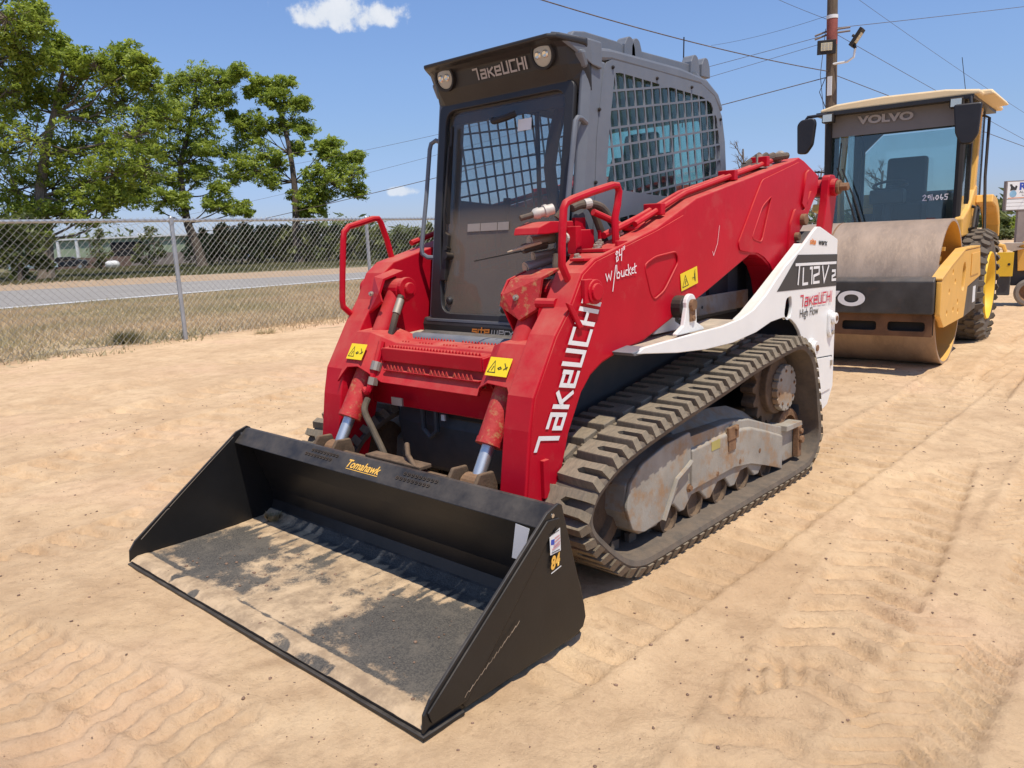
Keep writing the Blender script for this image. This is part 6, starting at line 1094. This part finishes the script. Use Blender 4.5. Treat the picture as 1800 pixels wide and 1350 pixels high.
# tyres with separate tread blocks
def wheel(xo, yc, zc, R_, W_):
    b = MB(); b.ring((xo - W_, yc, zc), (xo, yc, zc), [(.02, R_ * .58), (.0, R_ * .72), (.03, R_ * .90), (.09, R_ * .955), (W_ / 2, R_ * .965), (W_ - .09, R_ * .955), (W_ - .03, R_ * .90), (W_, R_ * .74), (W_ - .02, R_ * .58)], 56); t = b.build('tyre', M['tyre'], RL, smooth=True)
    b = MB(); b.ring((xo - W_, yc, zc), (xo, yc, zc), [(W_ - .015, R_ * .60), (W_ + .005, R_ * .585), (W_ - .02, R_ * .55), (W_ - .16, R_ * .50), (W_ - .22, R_ * .30), (W_ - .20, .0)], 40); r_ = b.build('wheel_rim', M['rimyel'], t, smooth=True)
    b = MB(); b.ring((xo - W_, yc, zc), (xo, yc, zc), [(W_ - .22, .16), (W_ - .10, .15), (W_ - .09, .0)], 24); b.build('wheel_hub', M['rimyel'], t, smooth=True)
    hx = [(.062 * math.cos(math.radians(a)) * (1.25), .055 * math.sin(math.radians(a))) for a in (0, 50, 130, 180, 230, 310)]
    mb = MB(); mb.add([(x, y, 0) for x, y in hx] + [(x * .8, y * .8, .032) for x, y in hx], [tuple(range(6)), tuple(range(6, 12))] + [(i, (i + 1) % 6, 6 + (i + 1) % 6, 6 + i) for i in range(6)])
    me = bpy.data.meshes.new('tread_block'); me.from_pydata(mb.v, [], mb.f); bm = bmesh.new(); bm.from_mesh(me); bmesh.ops.recalc_face_normals(bm, faces=bm.faces); bm.to_mesh(me); bm.free(); me.materials.append(M['tyre'])
    for i in range(30):
        for j, (fx, rr, tl_) in enumerate(((.07, .925, .55), (.24, .958, 0), (.41, .963, 0), (.59, .963, 0), (.76, .958, 0), (.93, .925, -.55))):
            a = 2 * math.pi * (i + .5 * (j % 2)) / 30; nn = Vector((-math.sin(tl_), math.cos(tl_) * math.cos(a), math.cos(tl_) * math.sin(a))); tt = Vector((0, -math.sin(a), math.cos(a))); uu = tt.cross(nn)
            p = Vector((xo - W_ + W_ * fx, yc + R_ * rr * math.cos(a), zc + R_ * rr * math.sin(a))); o = bpy.data.objects.new('tread_block', me); COL.objects.link(o); o.parent = t
            o.matrix_local = Matrix(((uu.x, tt.x, nn.x, p.x), (uu.y, tt.y, nn.y, p.y), (uu.z, tt.z, nn.z, p.z), (0, 0, 0, 1))) @ Matrix.Translation((0, 0, -.006))
wheel(.10, 2.20, .665, .70, .52); wheel(-1.72, 2.20, .665, .70, .52)
# rear body, fenders
b = MB(); b.prism([(1.35, .55), (1.35, 1.15), (1.62, 1.42), (3.2, 1.42), (3.3, 1.9), (4.3, 1.75), (4.5, .8), (4.2, .55)], -1.75, -.42); b.build('rear_body', M['yel'], RL, bevel=.03)
fen = [(2.35, 1.68), (2.4, 1.78), (2.75, 1.74), (3.0, 1.62), (3.16, 1.44), (3.18, 1.25), (3.10, 1.25), (3.05, 1.40), (2.9, 1.54), (2.7, 1.63)]
for x0, x1 in ((-.14, .05), (-2.15, -1.95)): b = MB(); b.prism(fen, x0, x1); b.build('fender', M['yel'], RL, bevel=.015)
b = MB(); b.prism([(1.55, 1.28), (1.55, 1.50), (1.95, 1.62), (2.35, 1.90), (2.45, 1.90), (2.50, 1.55), (2.40, 1.30)], -.24, -.14); b.build('cab_corner_panel', M['yel'], RL, bevel=.02)
b = MB(); b.tube([(-.14, 1.95, 1.36), (-.09, 1.95, 1.38), (-.09, 2.10, 1.62), (-.14, 2.10, 1.64)], .022, 8); b.tube([(-.09, 2.10, 1.62), (-.09, 2.26, 1.60), (-.09, 2.22, 1.40)], .02, 8); b.build('step_handle', M['blackm'], RL)
b = MB(); b.prism([(1.45, 1.02), (1.45, 1.12), (1.60, 1.18), (2.0, 1.18), (2.0, 1.02)], -1.7, -.45); b.build('front_deck', M['blackm'], RL, bevel=.01)
# cab
cx0, cx1, cy0, cy1, cz0, cz1 = -1.77, -.20, 1.62, 3.1, 1.40, 2.86
def P4(nm, x, y, x2, y2, r, m): b = MB(); b.tube([(x, y, cz0 - .1), (x2, y2, cz1)], r, 8); b.build(nm, m, RL, smooth=True)
b = MB(); b.box(cx0, cx1, cy0, cy1, 1.16, 1.44); b.build('cab_base', M['blackm'], RL, bevel=.01)
for x in (cx0 + .03, cx1 - .03): P4('cab_pillar', x, cy0 + .02, x, cy0 + .06, .045, M['blackm'])
b = MB(); b.box(cx1 - .04, cx1 + .03, 2.02, 2.10, 1.4, cz1); b.box(cx0 - .03, cx0 + .04, 2.02, 2.10, 1.4, cz1); b.build('door_post', M['blackm'], RL)
b = MB(); b.prism([(2.30, 1.40), (2.26, 1.80), (2.52, 2.85), (2.60, 2.85), (2.44, 2.0), (2.50, 1.40)], cx1 - .03, cx1 + .05); b.prism([(2.30, 1.40), (2.26, 1.80), (2.52, 2.85), (2.60, 2.85), (2.44, 2.0), (2.50, 1.40)], cx0 - .05, cx0 + .03); b.build('yellow_door_pillar', M['yel'], RL, bevel=.01)
b = MB(); b.tube([(cx1 + .06, 2.55, 2.75), (cx1 + .12, 2.60, 2.72), (cx1 + .13, 2.50, 2.0), (cx1 + .20, 2.2, 1.35)], .018, 8); b.build('grab_rail', M['blackm'], RL, smooth=True)
for x in (cx0 + .04, cx1 - .04): b = MB(); b.box(x - .05, x + .05, cy1 - .1, cy1, 1.4, cz1); b.build('rear_pillar', M['blackm'], RL)
plate('front_window', [(cx0 + .05, cz0), (cx1 - .05, cz0), (cx1 - .05, cz1), (cx0 + .05, cz1)], [], frame3((0, cy0 + .03, 0), (1, 0, 0), (0, .03, 1)), .006, M['rglass'], RL)
plate('rear_window', [(cx0 + .12, 1.70), (cx1 - .12, 1.70), (cx1 - .12, 2.55), (cx1 - .3, 2.68), (cx0 + .35, 2.68), (cx0 + .12, 2.45)], [], frame3((0, cy1 - .02, 0), (1, 0, 0), (0, 0, 1)), .006, M['rglass'], RL)
plate('rear_panel', [(cx0, 1.40), (cx1, 1.40), (cx1, cz1), (cx0, cz1)], [[(cx0 + .12, 1.62), (cx1 - .12, 1.62), (cx1 - .12, 2.58), (cx1 - .3, 2.70), (cx0 + .35, 2.70), (cx0 + .12, 2.48)]], frame3((0, cy1, 0), (1, 0, 0), (0, 0, 1)), .03, M['cabdark'], RL)
for x in (cx0, cx1): plate('door_glass', [(cy0 + .1, cz0), (cy1 - .1, cz0), (cy1 - .1, cz1), (cy0 + .1, cz1)], [], XF(x), .006, M['rglass'], RL)
b = MB(); b.box(cx0 + .04, cx1 - .04, cy0 + .045, cy0 + .055, 2.58, 2.84); vb = b.build('sun_band', mat('grey_sun_band', (.19, .175, .165), .5, var=.06), RL)
text('cab_lettering', 'VOLVO', .125, frame3((-1.38, cy0 + .018, 2.715), (1, 0, -.02), (0, .03, 1)), M['greyprint'], RL, 1.5, off=.006)
strokes('marker_number', [[(0, .05), (.02, .065), (.035, .05), (.0, .0), (.04, .0)], [(.08, .06), (.055, .05), (.06, .03), (.085, .045), (.08, .0)], [(.10, .065), (.10, .0)], [(.12, .0), (.12, .03)], [(.15, .05), (.14, .02), (.155, .0), (.17, .02), (.165, .05), (.15, .05)], [(.20, .06), (.19, .02), (.205, .0), (.22, .02), (.19, .03)], [(.27, .06), (.24, .06), (.24, .035), (.265, .03), (.26, .0), (.235, .0)]], .009, frame3((-.60, cy0 + .015, 1.73), (1, 0, 0), (0, .03, 1)), M['chalk'], RL)
# roof
b = MB(); b.prism([(cx0 - .04, 2.88), (cx0 - .04, 2.92), (cx0 + .15, 2.965), (-1.06, 2.99), (cx1 - .2, 2.975), (cx1 + .16, 2.93), (cx1 + .16, 2.88)], 1.50, 3.45, 'y'); rfp = b.build('cab_roof', M['roofyel'], RL, bevel=.02)
b = MB(); b.prism([(cx1 - .12, 2.86), (cx1 - .12, 2.97), (cx1 + .24, 2.95), (cx1 + .28, 2.89)], 1.75, 3.0, 'y'); b.prism([(cx0 - .14, 2.86), (cx0 - .10, 2.94), (cx0 + .12, 2.965), (cx0 + .12, 2.86)], 1.85, 3.6, 'y'); b.build('roof_side_pod', M['roofyel'], rfp, bevel=.02)
b = MB(); b.box(cx0 - .08, cx1 + .10, 1.48, 3.3, 2.84, 2.885); b.build('roof_underside', M['cabdark'], RL)
for x in (cx0 + .02, cx1 - .12): b = MB(); b.box(x - .02, x + .12, 1.44, 1.56, 2.75, 2.86); lp = b.build('roof_lamp', M['blackm'], RL, bevel=.01); b = MB(); b.box(x - .005, x + .105, 1.432, 1.44, 2.762, 2.848); b.build('lamp_lens', M['lampin'], lp)
b = MB(); b.cyl((cx1 - .1, 2.2, 2.97), (cx1 - .1, 2.2, 3.03), .012, 6); b.cyl((cx1 - .1, 2.2, 3.02), (cx1 - .16, 2.2, 3.42), .004, 5); b.build('aerial', M['blackm'], RL)
# mirrors
b = MB(); b.tube([(cx0 + .12, 1.60, 2.86), (cx0 + .02, 1.45, 2.85), (cx0 - .16, 1.40, 2.84), (cx0 - .19, 1.40, 2.80), (cx0 - .19, 1.40, 2.65)], .02, 8); b.build('mirror_arm', M['plastic'], RL, smooth=True)
mpoly = [(-.11, -.20), (-.12, .16), (-.07, .21), (.09, .20), (.11, .14), (.08, -.12), (.0, -.22)]
plate('mirror', rounded(mpoly, .03), [], frame3((cx0 - .14, 1.37, 2.60), (.95, .0, .1), (0, 0, 1)), .08, M['plastic'], RL, .015)
b = MB(); b.tube([(cx1 + .05, 1.62, 2.86), (cx1 + .08, 1.40, 2.84), (cx1 + .10, 1.36, 2.70)], .018, 8); b.build('mirror_arm', M['plastic'], RL, smooth=True)
plate('mirror', rounded([(-.14, .22), (.14, .22), (.12, -.12), (.06, -.22), (-.05, -.22), (-.11, -.1)], .03), [], frame3((cx1 + .07, 1.33, 2.54), (1, .1, 0), (0, 0, 1)), .08, M['plastic'], RL, .015)
# interior
b = MB(); b.box(-1.35, -.75, 2.35, 2.85, 1.35, 1.75); b.prism([(2.75, 1.7), (2.85, 2.35), (2.98, 2.35), (2.95, 1.7)], -1.30, -.80); b.build('seat', M['vinyl'], RL, bevel=.04)
b = MB(); b.tube([(-1.08 + .2 * math.cos(a), 2.12 + .18 * math.sin(a), 1.96 + .06 * math.sin(a)) for a in [2 * math.pi * i / 24 for i in range(24)]], .018, 8, closed=True); b.build('steering_wheel', M['blackm'], RL, smooth=True)
b = MB(); b.tube([(-1.08, 2.1, 1.95), (-1.08, 1.95, 1.4)], .06, 8); b.box(-1.28, -.88, 1.9, 2.1, 1.72, 1.9); b.build('steering_column', M['cabdark'], RL, bevel=.02)
b = MB(); b.box(-.62, -.40, 1.95, 2.7, 1.4, 1.85); b.build('side_console', M['cabdark'], RL, bevel=.03)
b = MB(); b.tube([(-1.33, 1.60, 1.42), (-1.42, 1.585, 1.72), (-1.60, 1.585, 2.20)], .012, 6); b.tube([(-1.26, 1.60, 1.42), (-1.40, 1.585, 1.85), (-1.54, 1.585, 2.18)], .010, 6); b.build('wiper_arm', M['blackm'], RL)
b = MB(); b.box(-1.68, -1.40, 1.570, 1.578, 2.17, 2.19) if 0 else b.tube([(-1.60, 1.58, 1.95), (-1.56, 1.58, 2.50)], .009, 5); b.build('wiper_blade', M['blackm'], RL)

# ------------------------------------------------------------------ machine at the right edge, mostly out of frame
T2 = thing('yellow_tractor', 'old yellow machine cut off by the right edge, small rusty wheel in front', 'tractor', (.02, 14.1, 0), local=True, rz=math.radians(8))
b = MB(); b.prism([(.12, .98), (.30, 1.24), (1.8, 1.55), (1.8, .85), (.55, .80), (.40, .62), (.14, .60)], .0, .10, 'y'); b.build('side_panel', M['yel'], T2, bevel=.01)
b = MB(); b.box(-.16, .08, -.15, -.12, .52, .92); pl_ = b.build('yellow_plate', M['rimyel'], T2, bevel=.004); b = MB(); b.cyl((.02, -.155, .72), (.02, -.15, .72), .022, 10); b.build('plate_hole', M['ink'], pl_)
b = MB(); b.tube([(-.20, .0, 1.05), (-.08, -.05, 1.02), (-.05, -.05, .92)], .035, 8); b.build('curved_arm', M['yel'], T2, smooth=True)
b = MB(); b.box(-.14, .05, -.10, .10, .20, .52); b.box(.05, 1.6, .10, .6, .35, .95); b.build('chassis', M['body'], T2, bevel=.01)
b = MB(); b.prism([(-.20, 1.03), (-.05, 1.07), (.25, 1.06), (.1, 1.0), (.22, .97), (.05, .93)], -.05, .25, 'y'); b.build('torn_cover', M['bone'], T2)
b = MB(); b.ring((.34, .12, .24), (.34, -.2, .24), [(0, .13), (0, .20), (.03, .235), (.14, .235), (.17, .20), (.17, .155)], 32); tw_ = b.build('wheel', mat('pale_dusty_tyre', (.24, .21, .18), .9), T2, smooth=True)
b = MB(); b.ring((.34, .12, .24), (.34, -.2, .24), [(.16, .16), (.12, .13), (.10, .05), (.13, .0)], 28); b.build('wheel_rim', M['rust'], tw_, smooth=True)
for i in range(5): a = i * 1.257; b = MB(); b.cyl((.34 + .07 * math.cos(a), .02, .24 + .07 * math.sin(a)), (.34 + .07 * math.cos(a), -.005, .24 + .07 * math.sin(a)), .012, 6); b.build('wheel_nut', M['zinc'], tw_)

# ------------------------------------------------------------------ pieces modelled together become objects of their own
def split_loose(names):
    for o in list(COL.objects):
        if o.name.split('.')[0] not in names or o.type != 'MESH': continue
        me = o.data; n = len(me.vertices); par = list(range(n))
        def fd_(a):
            while par[a] != a: par[a] = par[par[a]]; a = par[a]
            return a
        for p in me.polygons:
            v = list(p.vertices); r0 = fd_(v[0])
            for q in v[1:]:
                r1 = fd_(q)
                if r1 != r0: par[r1] = r0
        gr = {}
        for p in me.polygons: gr.setdefault(fd_(p.vertices[0]), []).append(tuple(p.vertices))
        if len(gr) < 2: continue
        for k, fs in enumerate(gr.values()):
            vs = sorted({i for f in fs for i in f}); mp = {v: i for i, v in enumerate(vs)}
            m2 = bpy.data.meshes.new(me.name); m2.from_pydata([me.vertices[v].co[:] for v in vs], [], [tuple(mp[i] for i in f) for f in fs])
            for mt in me.materials: m2.materials.append(mt)
            if me.polygons[0].use_smooth: m2.polygons.foreach_set('use_smooth', [True] * len(m2.polygons))
            if k == 0: o.data = m2
            else: c = o.copy(); c.data = m2; COL.objects.link(c)
split_loose({'coupler_bracket', 'crossmember_top', 'yellow_door_pillar', 'roof_side_pod', 'door_post', 'arm_top_pipe', 'red_pipe', 'coupler_base_plate', 'coupler_plate', 'tank_leg', 'pivot_bolt', 'panel_boss', 'boss_bolt'})
